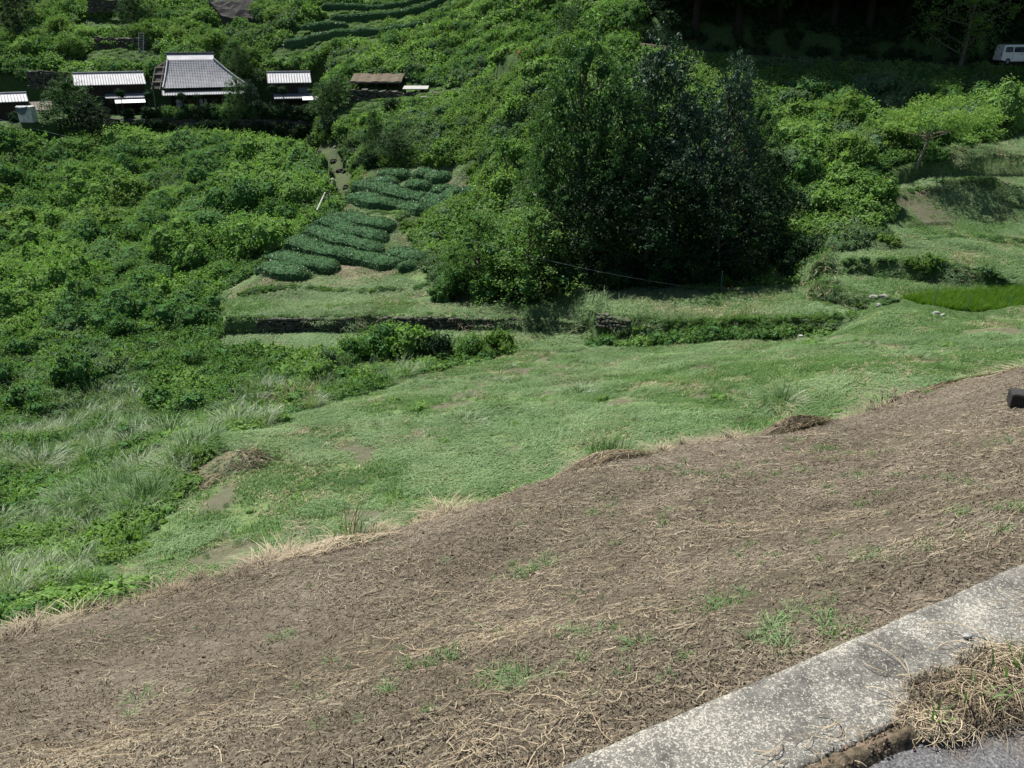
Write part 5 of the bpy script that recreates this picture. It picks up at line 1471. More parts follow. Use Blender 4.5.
cloud_tree(272, 84, 118.6, .75, 'clipped garden tree before the left corner of the right outbuilding')
cloud_tree(282, 85, 118.6, .8, 'clipped garden tree before the middle of the right outbuilding')
m = M(); p = at(156, 112, 117.6); m.tube([(0, 0, -.5), (.1, 0, 3), (-.05, 0, 5.4)], [.09, .07, .04], 6)
tag(m.obj('utility_pole', MAT['weathered'], loc=(p[0], p[1], -11.7)), 'thin grey pole standing between the outbuilding and the farmhouse', 'pole')
# pale pipe in the gully
for i_, (gx_, gy_, gz_) in enumerate(GULLY[:4]):
    for sd_i, dx in enumerate((-2.6, 2.3)):  # dark shrubs added on both banks to shade and darken the gully
        place_shrub(gx_ + dx, gy_ + .4, 1.5 + .3 * (i_ % 2), 'dark', 'dark shrub added to shade the gully from its %s bank, %s from the top' % ('left' if sd_i == 0 else 'right', ORD[i_]), 'shrubs added to shade the gully', 1.2)
    for k_ in range(3):
        m = M(); v_, f_ = ico(); rr = np.random.default_rng(970 + i_ * 3 + k_); px_, py_ = gx_ + rr.normal() * .6, gy_ + rr.normal() * 1.5
        m.add(v_ * rr.uniform(.3, .6) * np.array([1, .8, .6]) * (1 + .2 * np.sin(v_ @ rr.normal(size=3) * 4))[:, None], f_)
        tag(m.obj('boulder', MAT['darkrock'], loc=(px_, py_, float(H(np.array(px_), np.array(py_))))), 'dark boulder lying in the bed of the gully above the tea rows', 'stone', 'dark boulders in the gully')
def pipe():
    a = hit(318, 222, 60) + (0, 0, 1.1); b = hit(334, 199, 60) + (0, 0, 1.9)
    m = M(); m.tube([a, (a + b) / 2 + (0, 0, .25), b], .08, 8); tag(m.obj('pipe', MAT['palestone']), 'pale pipe running down the bank left of the tea rows', 'pipe')
    c = b; m = M(); v_, f_ = ico(); m.add(v_ * np.array([.34, .3, .42]), f_); tag(m.obj('boulder', MAT['palestone'], loc=tuple(c)), 'white block at the upper end of the pale pipe', 'stone')
    c = hit(334, 150, 80); m = M()
    for k in range(5):
        q = v_ * np.array([.3, .3, .2]) * random.uniform(.5, 1.3) * (1 + .2 * np.sin(v_ @ np.array([4, 3, 5.]) + k))[:, None]; m.add(q + np.array([.15 * k + random.uniform(-.15, .15), .5 * k, .3 * k]), f_)
    tag(m.obj('rock_fall', MAT['concrete'], loc=tuple(c)), 'pale wet rocks in the dark gully above the tea rows', 'rocks')
pipe()
# ================================================================== the van
def van():
    g = at(996, 63.5, 89.5); g2 = at(1033, 63.5, 89.5)
    L = 4.05; H_ = 1.9; Wd = 1.68
    o = np.array([g[0] + L / 2 + .02, 89.6, float(H(np.array(g[0] + 2), np.array(89.6))) + .06])
    e = empty('van', o, label='white box shaped van parked on the lane in front of the dark wood', cat='van')
    prof = [(-2.0, .42), (-2.02, .9), (-1.97, 1.2), (-1.86, 1.78), (-1.70, 1.87), (0.9, 1.89), (1.12, 1.80), (1.62, 1.16), (1.95, 1.0), (2.02, .62), (2.0, .36), (1.62, .3), (1.55, .52), (1.35, .62), (1.15, .52), (1.08, .3),
            (-1.02, .3), (-1.1, .52), (-1.3, .62), (-1.5, .52), (-1.58, .32)]
    import bmesh
    bm = bmesh.new(); Ls = []
    for sgn in (-1, 1):
        Ls.append([bm.verts.new((x, sgn * (Wd / 2 - .13 * max(0, (z - 1.05)) / .85), z)) for x, z in prof])
    n = len(prof); bm.faces.new(Ls[0]); bm.faces.new(list(reversed(Ls[1])))
    for i in range(n): bm.faces.new((Ls[0][i], Ls[1][i], Ls[1][(i + 1) % n], Ls[0][(i + 1) % n]))
    bmesh.ops.recalc_face_normals(bm, faces=bm.faces)
    me = bpy.data.meshes.new('van_body'); bm.to_mesh(me); bm.free(); me.materials.append(MAT['white'])
    b = bpy.data.objects.new('body', me); COL.objects.link(b); b.parent = e; bv = b.modifiers.new('b', 'BEVEL'); bv.width = .05; bv.segments = 3
    def pane(name, pts, y0, mat, th=.02):
        m = M(); k = len(pts); pts = np.array(pts)
        for sgn in (-1,) if y0 < 0 else (1,):
            yy = sgn * (Wd / 2 - .13 * np.maximum(0, pts[:, 1] - 1.05) / .85 + .012)
            a = np.stack([pts[:, 0], yy, pts[:, 1]], -1); c = a - (0, sgn * th, 0)
            m.add(np.concatenate([a, c]), [(0, 1, 2, 3)] + [(i, i + k, (i + 1) % k + k, (i + 1) % k) for i in range(k)] + [(7, 6, 5, 4)])
        return m.obj(name, mat, e)
    for sd in (-1, 1):
        pane('window', [(-1.74, 1.18), (-.98, 1.18), (-.98, 1.68), (-1.68, 1.68)], sd, MAT['glass'])
        pane('window', [(-.84, 1.18), (.18, 1.18), (.18, 1.68), (-.84, 1.68)], sd, MAT['glass'])
        pane('window', [(.36, 1.18), (1.4, 1.18), (.98, 1.68), (.36, 1.68)], sd, MAT['glass'])
        for x in (-.02, .42):
            m = M(); m.box((x, sd * (Wd / 2 + .012), .98), (.16, .04, .05)); m.obj('door_handle', MAT['wood'], e)
        for x in (-.92, .27):
            m = M(); m.box((x, sd * (Wd / 2 + .001), .78), (.02, .012, .72)); m.obj('door_seam', MAT['wood'], e)
        m = M(); m.box((1.98, sd * .62, .82), (.09, .28, .17)); m.obj('headlight', MAT['glass'], e)
        m = M(); m.box((-2.0, sd * .68, .95), (.06, .14, .34)); m.obj('tail_light', MAT['redleaf'], e)
        m = M(); m.box((1.3, sd * (Wd / 2 + .12), 1.22), (.08, .16, .22)); m.obj('mirror', MAT['wood'], e)
        for x in (-1.3, 1.35):
            m = M(); m.tube([(x, sd * (Wd / 2 - .22), .29), (x, sd * (Wd / 2 - .03), .29)], .29, 20); w = m.obj('wheel', MAT['wood'], e)
            m = M(); m.tube([(x, sd * (Wd / 2 - .03), .29), (x, sd * (Wd / 2 - .01), .29)], .17, 14); m.obj('rim', MAT['tin'], w)
    m = M(); m.add([(1.17, -.68, 1.74), (1.17, .68, 1.74), (1.60, .74, 1.20), (1.60, -.74, 1.20), (1.19, -.68, 1.76), (1.19, .68, 1.76), (1.63, .74, 1.21), (1.63, -.74, 1.21)], [(0, 1, 2, 3), (7, 6, 5, 4), (0, 4, 5, 1), (1, 5, 6, 2), (2, 6, 7, 3), (3, 7, 4, 0)])
    m.obj('windshield', MAT['glass'], e)
    m = M(); m.box((2.02, 0, .48), (.12, 1.6, .18)); m.obj('bumper', MAT['tin'], e)
van()
# ================================================================== paddy rice, posts, cable
def rice():
    RT = []
    for k in range(3):
        r = np.random.default_rng(700 + k); m = M(); n = 34; a = r.random(n) * 6.283
        b = np.stack([np.cos(a) * .04, np.sin(a) * .04, np.zeros(n)], -1)
        blades(m, b, .75 * r.uniform(.7, 1.1, n), .018, r.uniform(.1, .55, n), a, r, seg=3); RT.append(m.mesh('rice_tuft', MAT['rice']))
    X, Y = np.meshgrid(np.arange(15, 40, .2), np.arange(40, 49, .26)); X = X.ravel() + rng.normal(size=X.size) * .03; Y = Y.ravel() + rng.normal(size=Y.size) * .03
    k = poly_sd(X, Y, PADDY) > .25; X, Y = X[k], Y[k]; n = len(X)
    scatter('rice_plants', np.stack([X, Y, np.full(n, -14.8)], -1), np.stack([X * 0, X * 0, rng.random(n) * 6.28], -1), np.repeat(rng.uniform(.85, 1.15, (n, 1)), 3, 1), rng.integers(0, 3, n), RT, 'rows of upright green rice standing in the small paddy')
    for k, (u, v, Y, h, lab) in enumerate([(932, 312, 43.2, 1.1, 'thin blue green stake at the near edge of the paddy, left one'), (966, 313, 42.9, 1.2, 'thin blue green stake at the near edge of the paddy, beside the grass tuft'), (1008, 312, 42.9, 1.1, 'thin blue green stake at the near edge of the paddy, near the picture edge'),
                                    (965, 292, 46.4, 1.1, 'thin stake at the far edge of the paddy'), (803, 318, 44.6, .9, 'thin stake on the front of the middle terrace'), (720, 293, 51.5, 1.3, 'thin stake at the foot of the dark trees holding the cable')]):
        p = at(u, v, Y); z = float(H(np.array(p[0]), np.array(Y))); m = M(); m.tube([(0, 0, -.1), (.02, 0, h)], .022, 6)
        tag(m.obj('stake', MAT['post'], loc=(p[0], Y, z)), lab, 'stake', 'thin stakes on the terraces')
rice()
def cables():
    def sag(a, b, s, n=24):
        a, b = np.array(a), np.array(b); t = np.linspace(0, 1, n)[:, None]
        return a + (b - a) * t - np.array([0, 0, 1]) * 4 * s * t * (1 - t)
    m = M(); m.tube(sag(at(470, 240, 53), at(720, 291, 51.5), .35), .011, 5); tag(m.obj('cable', MAT['cable']), 'thin pale cable crossing in front of the dark tree clump', 'cable')
    m = M(); m.tube(sag(at(-40, 108, 104), at(88, 141, 104), .2), .02, 5); tag(m.obj('cable', MAT['cable']), 'thin cable slanting down in front of the far left shed', 'cable')
cables()
# dead brown bush and red plant by the bend of the lane
p = at(523, 76, 99); o = place_shrub(p[0], p[1], 1.1, 'kudzu', 'small rusty red bush by the bend of the lane', None, 1.1)
rm = shrub_mesh('red_bush', MAT['redleaf'], 470, 8, .12, 400, 1.0, .9, .5, .3, 8); o.data = rm

# ================================================================== near growth
def own_tuft(name, label, cat, loc, parts, group=None):
    """a tuft of its own: parts = list of (mesh builder args)"""
    m = M(); mats = []
    r = np.random.default_rng(abs(hash(label)) % 1000 if False else sum(map(ord, label)))
    for i, (mat, n, h, w, rad, l0, l1) in enumerate(parts):
        a = r.random(n) * 6.283; d = np.sqrt(r.random(n)) * rad
        b = np.stack([np.cos(a) * d, np.sin(a) * d, np.full(n, -.03)], -1)
        hh = h * r.uniform(.45, 1.1, n)
        blades(m, b, hh, w * r.uniform(.6, 1.1, n), r.uniform(l0, l1, n), a + r.normal(size=n) * .5, r, i, 5); mats.append(MAT[mat])
    return tag(m.obj(name, mats, loc=tuple(float(c) for c in loc)), label, cat, group)
def gp(u, v, y0=1.0):
    return hit(u, v, y0)
def brow_at(u, back=.35):
    us = [b[0] for b in BROW]; Y = np.interp(u, us, [b[2] for b in BROW]); v = np.interp(u, us, [b[1] for b in BROW]); x = at(u, v, Y)[0]
    return np.array([x, Y - back, float(H(np.array(x), np.array(Y - back)))])
own_tuft('grass_tuft', 'tall pale pampas leaves sprouting at the near left of the mown field', 'grass tuft', brow_at(350, .05),
         [('silver', 26, .62, .013, .14, .2, .9), ('grass', 110, .2, .008, .4, .3, 1.2), ('straw', 30, .5, .006, .3, .3, 1.1)])
own_tuft('grass_tuft', 'grassy green tuft with seed stalks just behind the first pampas leaves', 'grass tuft', gp(395, 500, 14), [('grass', 50, .8, .02, .4, .2, .8), ('hay', 8, 1.2, .012, .2, .05, .3)])
own_tuft('grass_tuft', 'silvery flattened grass tuft in the middle right of the mown field', 'grass tuft', gp(782, 405, 20), [('silver', 130, 1.15, .035, .75, .7, 1.7), ('silver', 10, 1.2, .06, .3, .2, .7)])
own_tuft('grass_tuft', 'fresh green weed tuft standing above the brown edge, centre of the field', 'grass tuft', brow_at(608, .1), [('grass', 240, .36, .010, .26, .2, 1.0), ('yellowleaf', 140, .3, .016, .3, .2, 1.1)])
own_tuft('grass_tuft', 'low grey green tuft lying in the upper middle of the mown field', 'grass tuft', gp(578, 395, 20), [('silver', 120, .8, .035, .8, .8, 1.8)])
own_tuft('grass_tuft', 'flattened pale tuft near the centre of the mown field', 'grass tuft', gp(465, 425, 20), [('silver', 110, .7, .03, .9, 1.0, 2.0)])
own_tuft('grass_tuft', 'small tuft with a pale stalk at the near bank of the paddy', 'grass tuft', gp(985, 320, 30), [('silver', 40, .7, .03, .35, .3, 1.2)])
for k, (u, v, lab) in enumerate([(295, 405, 'straw coloured grass tussock at the upper left edge of the mown field'), (318, 396, 'yellowish grass tussock above the left edge of the mown field'), (170, 440, 'large silvery tussock left of the mown field'),
                                 (135, 448, 'silvery tussock farther left of the mown field'), (200, 452, 'green tussock beside the hay heap'), (80, 505, 'tall bright green tussock in the lower left growth'), (105, 500, 'second tall green tussock in the lower left growth'),
                                 (40, 470, 'pale silvery tussock near the left edge'), (150, 505, 'green tussock left of the reddish hay spot'), (235, 430, 'silvery tussock at the field corner above the hay heap')]):
    g = gp(u, v, 12); ye = k < 2
    own_tuft('grass_tussock', lab, 'grass tussock', g, [('straw' if k == 0 else ('yellowleaf' if ye else ('silver' if 'silver' in lab else 'grass')), 220, 1.3, .04, .75, .3, 1.2), ('silver' if k % 2 else 'grass', 90, 1.1, .03, .8, .4, 1.3)], 'grass tussocks left of the mown field')
def heap(name, label, g, rx, ry, h, n, mats, ln, w=.02, cat='hay heap', group='heaps of dead grass', green=0):
    """a loose pile of dead stalks draped over a low mound"""
    r = np.random.default_rng(sum(map(ord, label))); m = M()
    N = n; a = r.random(N) * 6.283; d = np.sqrt(r.random(N)); x = np.cos(a) * d * rx; y = np.sin(a) * d * ry
    az = a + r.normal(size=N) * .9; L = ln * r.uniform(.4, 1.2, N); seg = 4; ring = []
    for k in range(seg + 1):
        t = k / seg - .3
        X = x + np.cos(az) * L * t; Y = y + np.sin(az) * L * t
        q = np.sqrt((X / rx) ** 2 + (Y / ry) ** 2); z0 = H(X + g[0], Y + g[1]) - g[2]
        Z = z0 + h * np.clip(1 - q ** 1.6, 0, 1) * (.75 + .5 * fbm(X * 4, Y * 4, 77, 2)) + .02 + .25 * h * (k / seg) * r.random(N) + r.random(N) * .02
        ww = w * (1 - .6 * k / seg) / 2
        ring += [np.stack([X - np.sin(az) * ww, Y + np.cos(az) * ww, Z], -1), np.stack([X + np.sin(az) * ww, Y - np.cos(az) * ww, Z + w * .3], -1)]
    v = np.stack(ring, 1); b = np.arange(N)[:, None] * (2 * (seg + 1)); mi = r.integers(0, len(mats), N)
    for i in range(len(mats)):
        vi = v[mi == i]; bi = np.arange(len(vi))[:, None] * (2 * (seg + 1))
        m.add(vi.reshape(-1, 3), np.concatenate([bi + np.array([2 * k, 2 * k + 1, 2 * k + 3, 2 * k + 2]) for k in range(seg)]), i)
    # earth core
    k = 14; cv = []
    for i in range(k):
        for j in range(k):
            X = (i / (k - 1) * 2 - 1) * rx; Y = (j / (k - 1) * 2 - 1) * ry; q = min(1.2, math.hypot(X / rx, Y / ry)); cv.append((X, Y, float(H(np.array(X + g[0]), np.array(Y + g[1]))) - g[2] + h * .6 * max(0, 1 - q ** 1.6) - .03 - (.08 if q >= 1 else 0)))
    m.add(cv, [(i * k + j, (i + 1) * k + j, (i + 1) * k + j + 1, i * k + j + 1) for i in range(k - 1) for j in range(k - 1)], len(mats))
    o = m.obj(name, [MAT[q] for q in mats] + [MAT['earth']], loc=tuple(float(c) for c in g)); tag(o, label, cat, group)
def bp(u, Y):
    """a point on the brow of the dry field"""
    x = at(u, 450, Y)[0]; return np.array([x, Y, float(H(np.array(x), np.array(Y)))])
heap('straw_heap', 'low heap of pale dead stalks on the brow at the middle of the brown field', brow_at(592, .2), .62, .45, .12, 520, ['straw', 'brownlitter', 'brownlitter'], .4, .012)
heap('straw_heap', 'dark brown heap of dead weeds with a hollow on the brow right of centre', brow_at(783, .15), .5, .4, .25, 700, ['brownlitter', 'brownlitter', 'straw'], .35, .014)
heap('straw_heap', 'pale straw lying along the brow at the left of the brown field', brow_at(350, .35), .55, .35, .1, 320, ['straw', 'brownlitter'], .3, .009)
heap('straw_heap', 'dry stalks on the brow near the right end of the brown field', brow_at(930, .4), .9, .5, .12, 330, ['straw', 'brownlitter'], .5, .014)
heap('hay_heap', 'brown hay heap lying over a dark hollow at the left edge of the mown field', gp(238, 462, 14), 1.2, .8, .45, 600, ['straw', 'brownlitter', 'hay'], .9, .03)
heap('hay_heap', 'flat reddish patch of dead hay left of the hay heap', gp(178, 487, 14), 1.3, .9, .15, 380, ['straw', 'brownlitter', 'brownlitter'], .6, .03)
# ================================================================== litter on the dry field
def litter():
    def spots(n, y0, y1, spread=.72):
        Y = np.exp(rng.uniform(math.log(y0), math.log(y1), n)); x = rng.uniform(-1, 1, n) * (spread * Y + .8)
        Y = Y + rng.normal(size=n) * .05
        ks = (x - .11) * -.452 + (Y - 1.365) * .892
        k = (ks > .012) & (poly_sd(x, Y, DRY) > -.15)
        return x[k], Y[k]
    # loose long stalks
    x, y = spots(42000, 1.05, 17)
    dens = 1.2 * fbm(x * 1.3, y * 1.3, 401, 4) - .05 + .45 * np.exp(-((x - .1) ** 2 + (y - 2.1) ** 2) / .5) + .25 * sstep(.9, 0, poly_sd(x, y, DRY))
    k = rng.random(len(x)) < np.clip(.10 + .85 * dens, .04, .9); x, y = x[k], y[k]; n = len(x)
    m = M()
    stalks(m, np.stack([x, y], -1), rng.gamma(1.5, .038, n) * (1 + y * .05) + .02, rng.normal(size=n) * 1.3 + .5, rng.uniform(.0007, .0024, n) * (1 + y * .17), rng.normal(size=n) * .8, rng, .018, 0)
    tag(m.obj('straw', [MAT['straw']]), 'loose dry stalks strewn over the brown field', kind='stuff')
    # short dead bits
    x, y = spots(230000, 1.0, 17)
    k = rng.random(len(x)) < np.clip(.75 + .9 * fbm(x * 2, y * 2, 411, 3), .2, 1); x, y = x[k], y[k]; n = len(x)
    m = M()
    stalks(m, np.stack([x, y], -1), rng.gamma(1.5, .014, n) * (1 + y * .12) + .005, rng.random(n) * 6.283, rng.uniform(.0008, .0034, n) * (1 + y * .22), rng.normal(size=n) * 1.6, rng, .008, 0, seg=2)
    tag(m.obj('dead_litter', [MAT['brownlitter']]), 'fine dead plant litter covering the brown soil', kind='stuff')
    x, y = spots(130000, 3.0, 17.5); k = rng.random(len(x)) < np.clip(.6 + .7 * fbm(x * 1.1, y * 1.1, 421, 3), .15, 1) * sstep(2.8, 6, y); x, y = x[k], y[k]; n = len(x)
    m = M()
    stalks(m, np.stack([x, y], -1), rng.gamma(1.8, .035, n) + .03, rng.random(n) * 6.283, rng.uniform(.003, .009, n) * (.4 + y * .09), rng.normal(size=n) * 1.4, rng, .012, 0, seg=2)
    tag(m.obj('dead_litter', [MAT['brownlitter']]), 'matted dead stems on the far half of the brown field', kind='stuff')
    # clods
    v_, f_ = ico(); CL = []
    for k_ in range(3):
        r = np.random.default_rng(800 + k_); m = M(); d = 1 + .25 * np.sin(v_ @ r.normal(size=3) * 4) + .15 * np.sin(v_ @ r.normal(size=3) * 7)
        m.add(v_ * d[:, None] * np.array([1, .8, .6]), f_); CL.append(m.mesh('clod', MAT['clod']))
    x, y = spots(9000, 1.0, 15); n = len(x); s = (rng.gamma(1.4, .0012, n) + .002) * (1 + y * .16)
    scatter('soil_crumbs', np.stack([x, y, H(x, y) + s * .2], -1), rng.random((n, 3)) * 6.28, np.repeat(s[:, None], 3, 1), rng.integers(0, 3, n), CL, 'crumbs of dry soil lying on the brown field')
MAT['clod'] = simple_mat('dry_soil', (.07, .05, .036), (.25, .19, .14), 2.0, .95, .1, .5, .01, True)
litter()
def small_weeds():
    W_ = []
    for k in range(3):
        r = np.random.default_rng(820 + k); m = M(); n = 60
        c = r.normal(size=(n, 3)) * np.array([.055, .055, .014]) + (0, 0, .025)
        v, f = leaves(c, r.normal(size=(n, 3)) * .5 + (0, 0, 1), r.uniform(.012, .03, n), .5, r); m.add(v, f)
        a = r.random(14) * 6.283; blades(m, np.zeros((14, 3)), .06, .004, r.uniform(.3, 1, 14), a, r, seg=3); W_.append(m.mesh('weed', MAT['grass']))
    for k in range(2):
        r = np.random.default_rng(830 + k); m = M(); n = 50; a = r.random(n) * 6.283; d = r.random(n) * .09
        blades(m, np.stack([np.cos(a) * d, np.sin(a) * d, a * 0], -1), .08 * r.uniform(.5, 1.2, n), .005, r.uniform(.4, 1.6, n), a, r, seg=3); W_.append(m.mesh('weed', MAT['hay']))
    P_ = []
    for (u, v, sp, n) in [(718, 600, .09, 9), (580, 632, .05, 5), (520, 688, .10, 8), (815, 632, .16, 12), (515, 575, .15, 7), (880, 480, .5, 14), (700, 470, .4, 8), (830, 450, .5, 20), (900, 400, .5, 14), (745, 475, .5, 16), (1005, 520, .2, 10), (290, 630, .08, 4),
                          (440, 660, .12, 5), (505, 672, .05, 5), (395, 690, .06, 3), (560, 560, .3, 8), (640, 520, .5, 10), (1000, 440, .6, 12), (660, 640, .2, 6), (785, 540, .3, 6), (120, 700, .1, 2), (940, 545, .2, 5)]:
        g = hit(u, v, 1.0)
        for _ in range(n): P_.append((g[0] + random.gauss(0, sp * .8), g[1] + random.gauss(0, sp * .8), random.uniform(.25, .65) * (1 + .06 * g[1])))
    for _ in range(160):
        Y = math.exp(random.uniform(math.log(1.8), math.log(14))); P_.append((random.uniform(-.7, .7) * Y, Y, random.uniform(.15, .4) * (1 + .06 * Y)))
    P_ = np.array(P_); ks = (P_[:, 0] - .11) * -.452 + (P_[:, 1] - 1.365) * .892
    P_ = P_[(ks > .05) & (poly_sd(P_[:, 0], P_[:, 1], DRY) > .1)]; n = len(P_)
    scatter('small_weeds', np.stack([P_[:, 0], P_[:, 1], H(P_[:, 0], P_[:, 1])], -1), np.stack([P_[:, 0] * 0, P_[:, 0] * 0, rng.random(n) * 6.28], -1), np.repeat(P_[:, 2:3], 3, 1), rng.integers(0, 5, n), W_, 'tiny green weeds dotted over the brown field')
    # ragged green and dead growth along the brow
    n = 2200; us = rng.uniform(-60, 1080, n); us = us[fbm(us / 45.0, us * 0, 451, 2) + rng.normal(size=n) * .25 > -.05]; n = len(us); bu = [b[0] for b in BROW]
    Y = np.interp(us, bu, [b[2] for b in BROW]); v = np.interp(us, bu, [b[1] for b in BROW]); x = (us - 512) / FPX / (CP + (384 - v) / FPX * SP) * Y
    off = (rng.normal(size=n) * .26 + .22) * (.7 + Y * .04); x = x - off * .15; Y = Y + off
    BW = [grass_tuft('brow_tuft', MAT[k_], 840 + i, 60, .22, .009, .16, (.8, 2.0) if i < 2 else (.3, 1.3)) for i, k_ in enumerate(['straw', 'brownlitter', 'grass', 'hay', 'grass'])]
    s = rng.gamma(2.6, .13, n).clip(.12, 1.1) * (.6 + Y * .085)
    wh = np.where(off > .4, rng.integers(2, 5, n), np.where(rng.random(n) < .3, 0, 1))
    scatter('brow_growth', np.stack([x, Y, H(x, Y)], -1), np.stack([x * 0, x * 0, rng.random(n) * 6.28], -1), np.stack([s, s, s], -1), wh, BW, 'ragged dead and green grass along the brow of the brown field')
small_weeds()
# ================================================================== kerb side details
def kerb_side():
    def kz(x, y): return -1.6
    # dry grass clump rooted in the joint between kerb and asphalt
    def onp(u, v, z=-1.6):
        b_ = (384 - v) / FPX; dy = CP + b_ * SP; dz = -SP + b_ * CP; Y = z / dz * dy
        return (u - 512) / FPX / dy * Y, Y
    for (u, v, lab, r_, hh) in [(972, 700, 'dry straw clump with green blades in the joint beside the kerb', .10, 1), (1018, 676, 'second straw clump in the joint, at the right edge of the picture', .10, 1.1), (935, 722, 'small flat straw clump at the lower end of the joint', .06, .6)]:
        q = onp(u, v)
        m = M(); r = np.random.default_rng(900 + int(u))
        def tangle(n, ln, w, curl, mi, rad, hgt):
            a = r.random(n) * 6.283; d = np.sqrt(r.random(n)) * rad; seg = 8
            cx_ = q[0] + np.cos(a) * d * 1.25; cy_ = q[1] + np.sin(a) * d * .8; az = r.random(n) * 6.283; cu = r.normal(size=n) * curl; L = ln * r.uniform(.4, 1.3, n)
            tt = np.linspace(0, 1, seg + 1); an = az[:, None] + cu[:, None] * tt
            X = np.cumsum(np.cos(an), 1) / (seg + 1) * L[:, None]; Y = np.cumsum(np.sin(an), 1) / (seg + 1) * L[:, None]
            X = cx_[:, None] + X - X.mean(1, keepdims=True); Y = cy_[:, None] + Y - Y.mean(1, keepdims=True)
            qq = np.hypot((X - q[0]) / (rad * 1.5), (Y - q[1]) / (rad * 1.1))
            Z = -1.597 + hgt * np.clip(1 - qq ** 2, 0, 1) * r.uniform(.2, 1.0, (n, 1)) + .02 * hh * np.sin(math.pi * tt)[None] * r.random((n, 1))
            ww = (w * r.uniform(.6, 1.2, (n, 1))) * (1 - .6 * tt[None]); sx = -np.sin(an) * ww; sy = np.cos(an) * ww
            v = np.stack([np.stack([X - sx, Y - sy, Z], -1), np.stack([X + sx, Y + sy, Z + ww * .6], -1)], 2); b = np.arange(n)[:, None] * 2 * (seg + 1)
            m.add(v.reshape(-1, 3) - (q[0], q[1], -1.6), np.concatenate([b + np.array([2 * k_, 2 * k_ + 1, 2 * k_ + 3, 2 * k_ + 2]) for k_ in range(seg)]), mi)
        tangle(130, .2 * hh, .0011, 2.4, 0, r_, .04 * hh); tangle(1500, .022, .0013, 1.5, 1, r_ * 1.3, .022 * hh); tangle(110, .07, .0009, 2.0, 0, r_ * 1.5, .025 * hh); tangle(500, .03, .0012, 1.6, 3, r_ * 1.2, .026 * hh)
        n_ = 16; a_ = r.random(n_) * 6.283; d_ = r.random(n_) * r_ * .7
        blades(m, np.stack([np.cos(a_) * d_, np.sin(a_) * d_, a_ * 0 + .01], -1), .11 * hh * r.uniform(.5, 1.1, n_), .006, r.uniform(.1, .7, n_), a_, r, 2, 5)
        add_core(m, (0, 0, -.012), r_ * .75, .15, r, 3)
        tag(m.obj('straw_clump', [MAT['straw'], MAT['brownlitter'], MAT['grass'], MAT['earth']], loc=(q[0], q[1], -1.6)), lab, 'straw clump', 'straw clumps in the kerb joint')
    m = M(); n = 120; s = rng.uniform(.3, 1.9, n); t = rng.normal(size=n) * .06 + KW - .02
    t = np.where(rng.random(n) < .3, rng.uniform(.02, KW, n), t); s = np.where(t < KW - .1, rng.uniform(.9, 1.9, n), s)
    qx = K0[0] + KD[0] * s + KN[0] * t; qy = K0[1] + KD[1] * s + KN[1] * t
    az = rng.normal(size=n) * .9 + .4; L = rng.gamma(2, .03, n) + .02; w = rng.uniform(.0005, .0013, n); cu = rng.normal(size=n) * 1.3; seg = 5
    tt = np.linspace(-.5, .5, seg + 1); a = az[:, None] + cu[:, None] * tt; px = np.cumsum(np.cos(a), 1) / 6 * L[:, None]; py = np.cumsum(np.sin(a), 1) / 6 * L[:, None]
    x = qx[:, None] + px - px.mean(1, keepdims=True); y = qy[:, None] + py - py.mean(1, keepdims=True); z = -1.592 + .02 * rng.random((n, 1)) * (1 - (2 * tt) ** 2)
    sx = -np.sin(a) * w[:, None]; sy = np.cos(a) * w[:, None]
    v = np.stack([np.stack([x - sx, y - sy, z], -1), np.stack([x + sx, y + sy, z + w[:, None] * .4], -1)], 2); b = np.arange(n)[:, None] * 12
    m.add(v.reshape(-1, 3), np.concatenate([b + np.array([2 * k, 2 * k + 1, 2 * k + 3, 2 * k + 2]) for k in range(seg)]))
    tag(m.obj('straw', MAT['straw']), 'curled dry straws lying on the kerb', kind='stuff')
    # earth and moss filling the joint
    m = M(); S = np.arange(-.4, 3, .012); T = np.linspace(KW - .035, KW + .19, 26); SS, TT = np.meshgrid(S, T, indexing='ij')
    X = K0[0] + KD[0] * SS + KN[0] * TT; Y = K0[1] + KD[1] * SS + KN[1] * TT
    wid = .016 + .02 * fbm(SS * 3, SS * 0, 91, 3) + .05 * sstep(.75, 1.1, SS)
    Z = -1.615 + .034 * np.exp(-((TT - KW - .03 - .03 * sstep(.7, 1.1, SS)) / wid) ** 2) - .045 * sstep(0, .12, TT - KW - wid * 1.2) + .012 * fbm(X * 25, Y * 25, 92, 4) + .01 * fbm(X * 80, Y * 80, 93, 3) - .03 * sstep(KW - .005, KW - .035, TT)
    k = len(T); i = np.arange(len(S) - 1)[:, None] * k; j = np.arange(k - 1)[None]
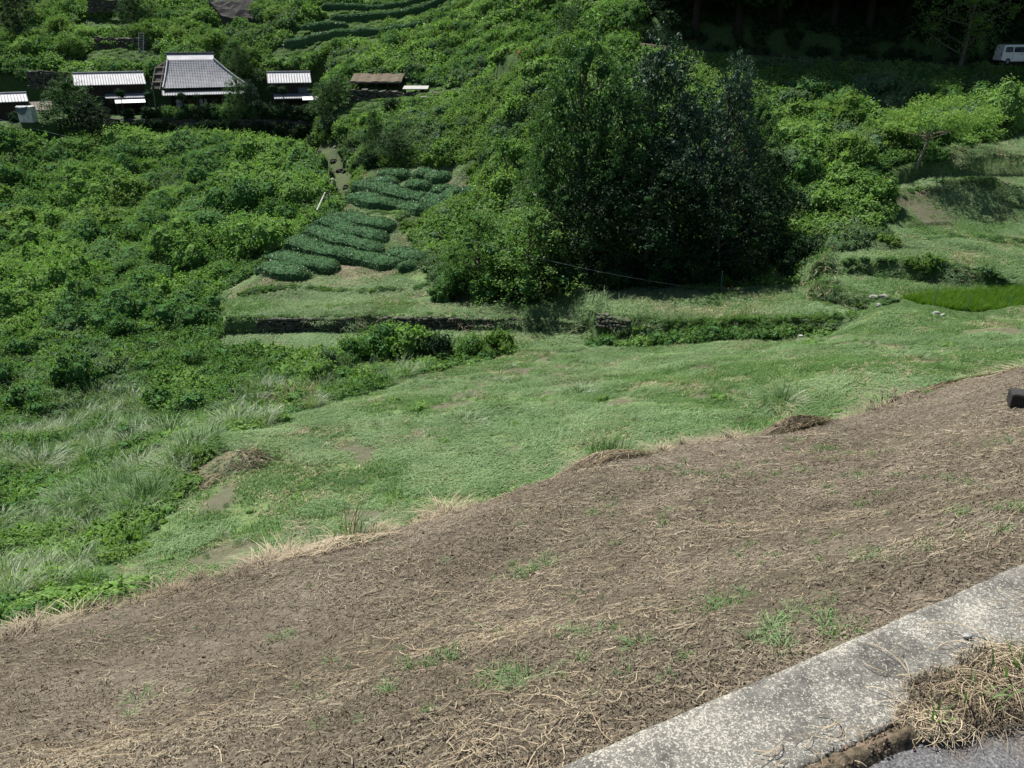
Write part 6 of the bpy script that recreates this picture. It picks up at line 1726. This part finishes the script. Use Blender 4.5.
    m.add(np.stack([X.ravel(), Y.ravel(), Z.ravel()], -1), np.stack([i + j, i + j + 1, i + k + j + 1, i + k + j], -1).reshape(-1, 4)[:, ::-1])
    MAT['joint'] = simple_mat('joint_earth', (.03, .026, .018), (.14, .11, .075), 70, .95, .1, .9, .006, True)
    tag(m.obj('joint_earth', MAT['joint'], smooth=True), 'brown earth filling the joint between kerb and asphalt', kind='structure')
    n = 900; s = rng.uniform(-.3, 1.6, n); t = KW + .03 + rng.normal(size=n) * .022; x = K0[0] + KD[0] * s + KN[0] * t; y = K0[1] + KD[1] * s + KN[1] * t; sc_ = rng.gamma(1.5, .0018, n) + .0012
    CLK = []
    for k_ in range(2):
        m = M(); vv, ff = ico(); r = np.random.default_rng(950 + k_); m.add(vv * (1 + .25 * np.sin(vv @ r.normal(size=3) * 4))[:, None] * np.array([1, .8, .7]), ff); CLK.append(m.mesh('crumb', MAT['clod' if k_ else 'joint']))
    scatter('soil_crumbs', np.stack([x, y, np.full(n, -1.585) - np.abs(t - KW - .03) * .5], -1), rng.random((n, 3)) * 6.28, np.repeat(sc_[:, None], 3, 1), rng.integers(0, 2, n), CLK, 'crumbs of earth in the joint between kerb and asphalt')
    # stone on the kerb
    v_, f_ = ico(); a = -1.585
    b_ = (384 - 634) / FPX; dy = CP + b_ * SP; dz = -SP + b_ * CP; Yc = a / dz * dy; xc = (968 - 512) / FPX / dy * Yc
    m = M(); m.add(v_ * np.array([.013, .010, .009]) * (1 + .15 * np.sin(v_ @ np.array([3, 5, 2.])))[:, None], f_); tag(m.obj('pebble', MAT['palestone'], loc=(xc, Yc, -1.592)), 'small white pebble lying on the kerb', 'pebble')
kerb_side()
def block():
    g = hit(1016, 406, 5); z = float(H(np.array(g[0]), np.array(g[1])))
    m = M(); m.box((0, 0, .09), (.30, .24, .2), rz=-.35); o = m.obj('stone_block', MAT['darkrock'], loc=(g[0] + .06, g[1], z)); b = o.modifiers.new('b', 'BEVEL'); b.width = .03; b.segments = 2
    tag(o, 'dark grey block resting on the brown field at the right edge', 'block')
block()
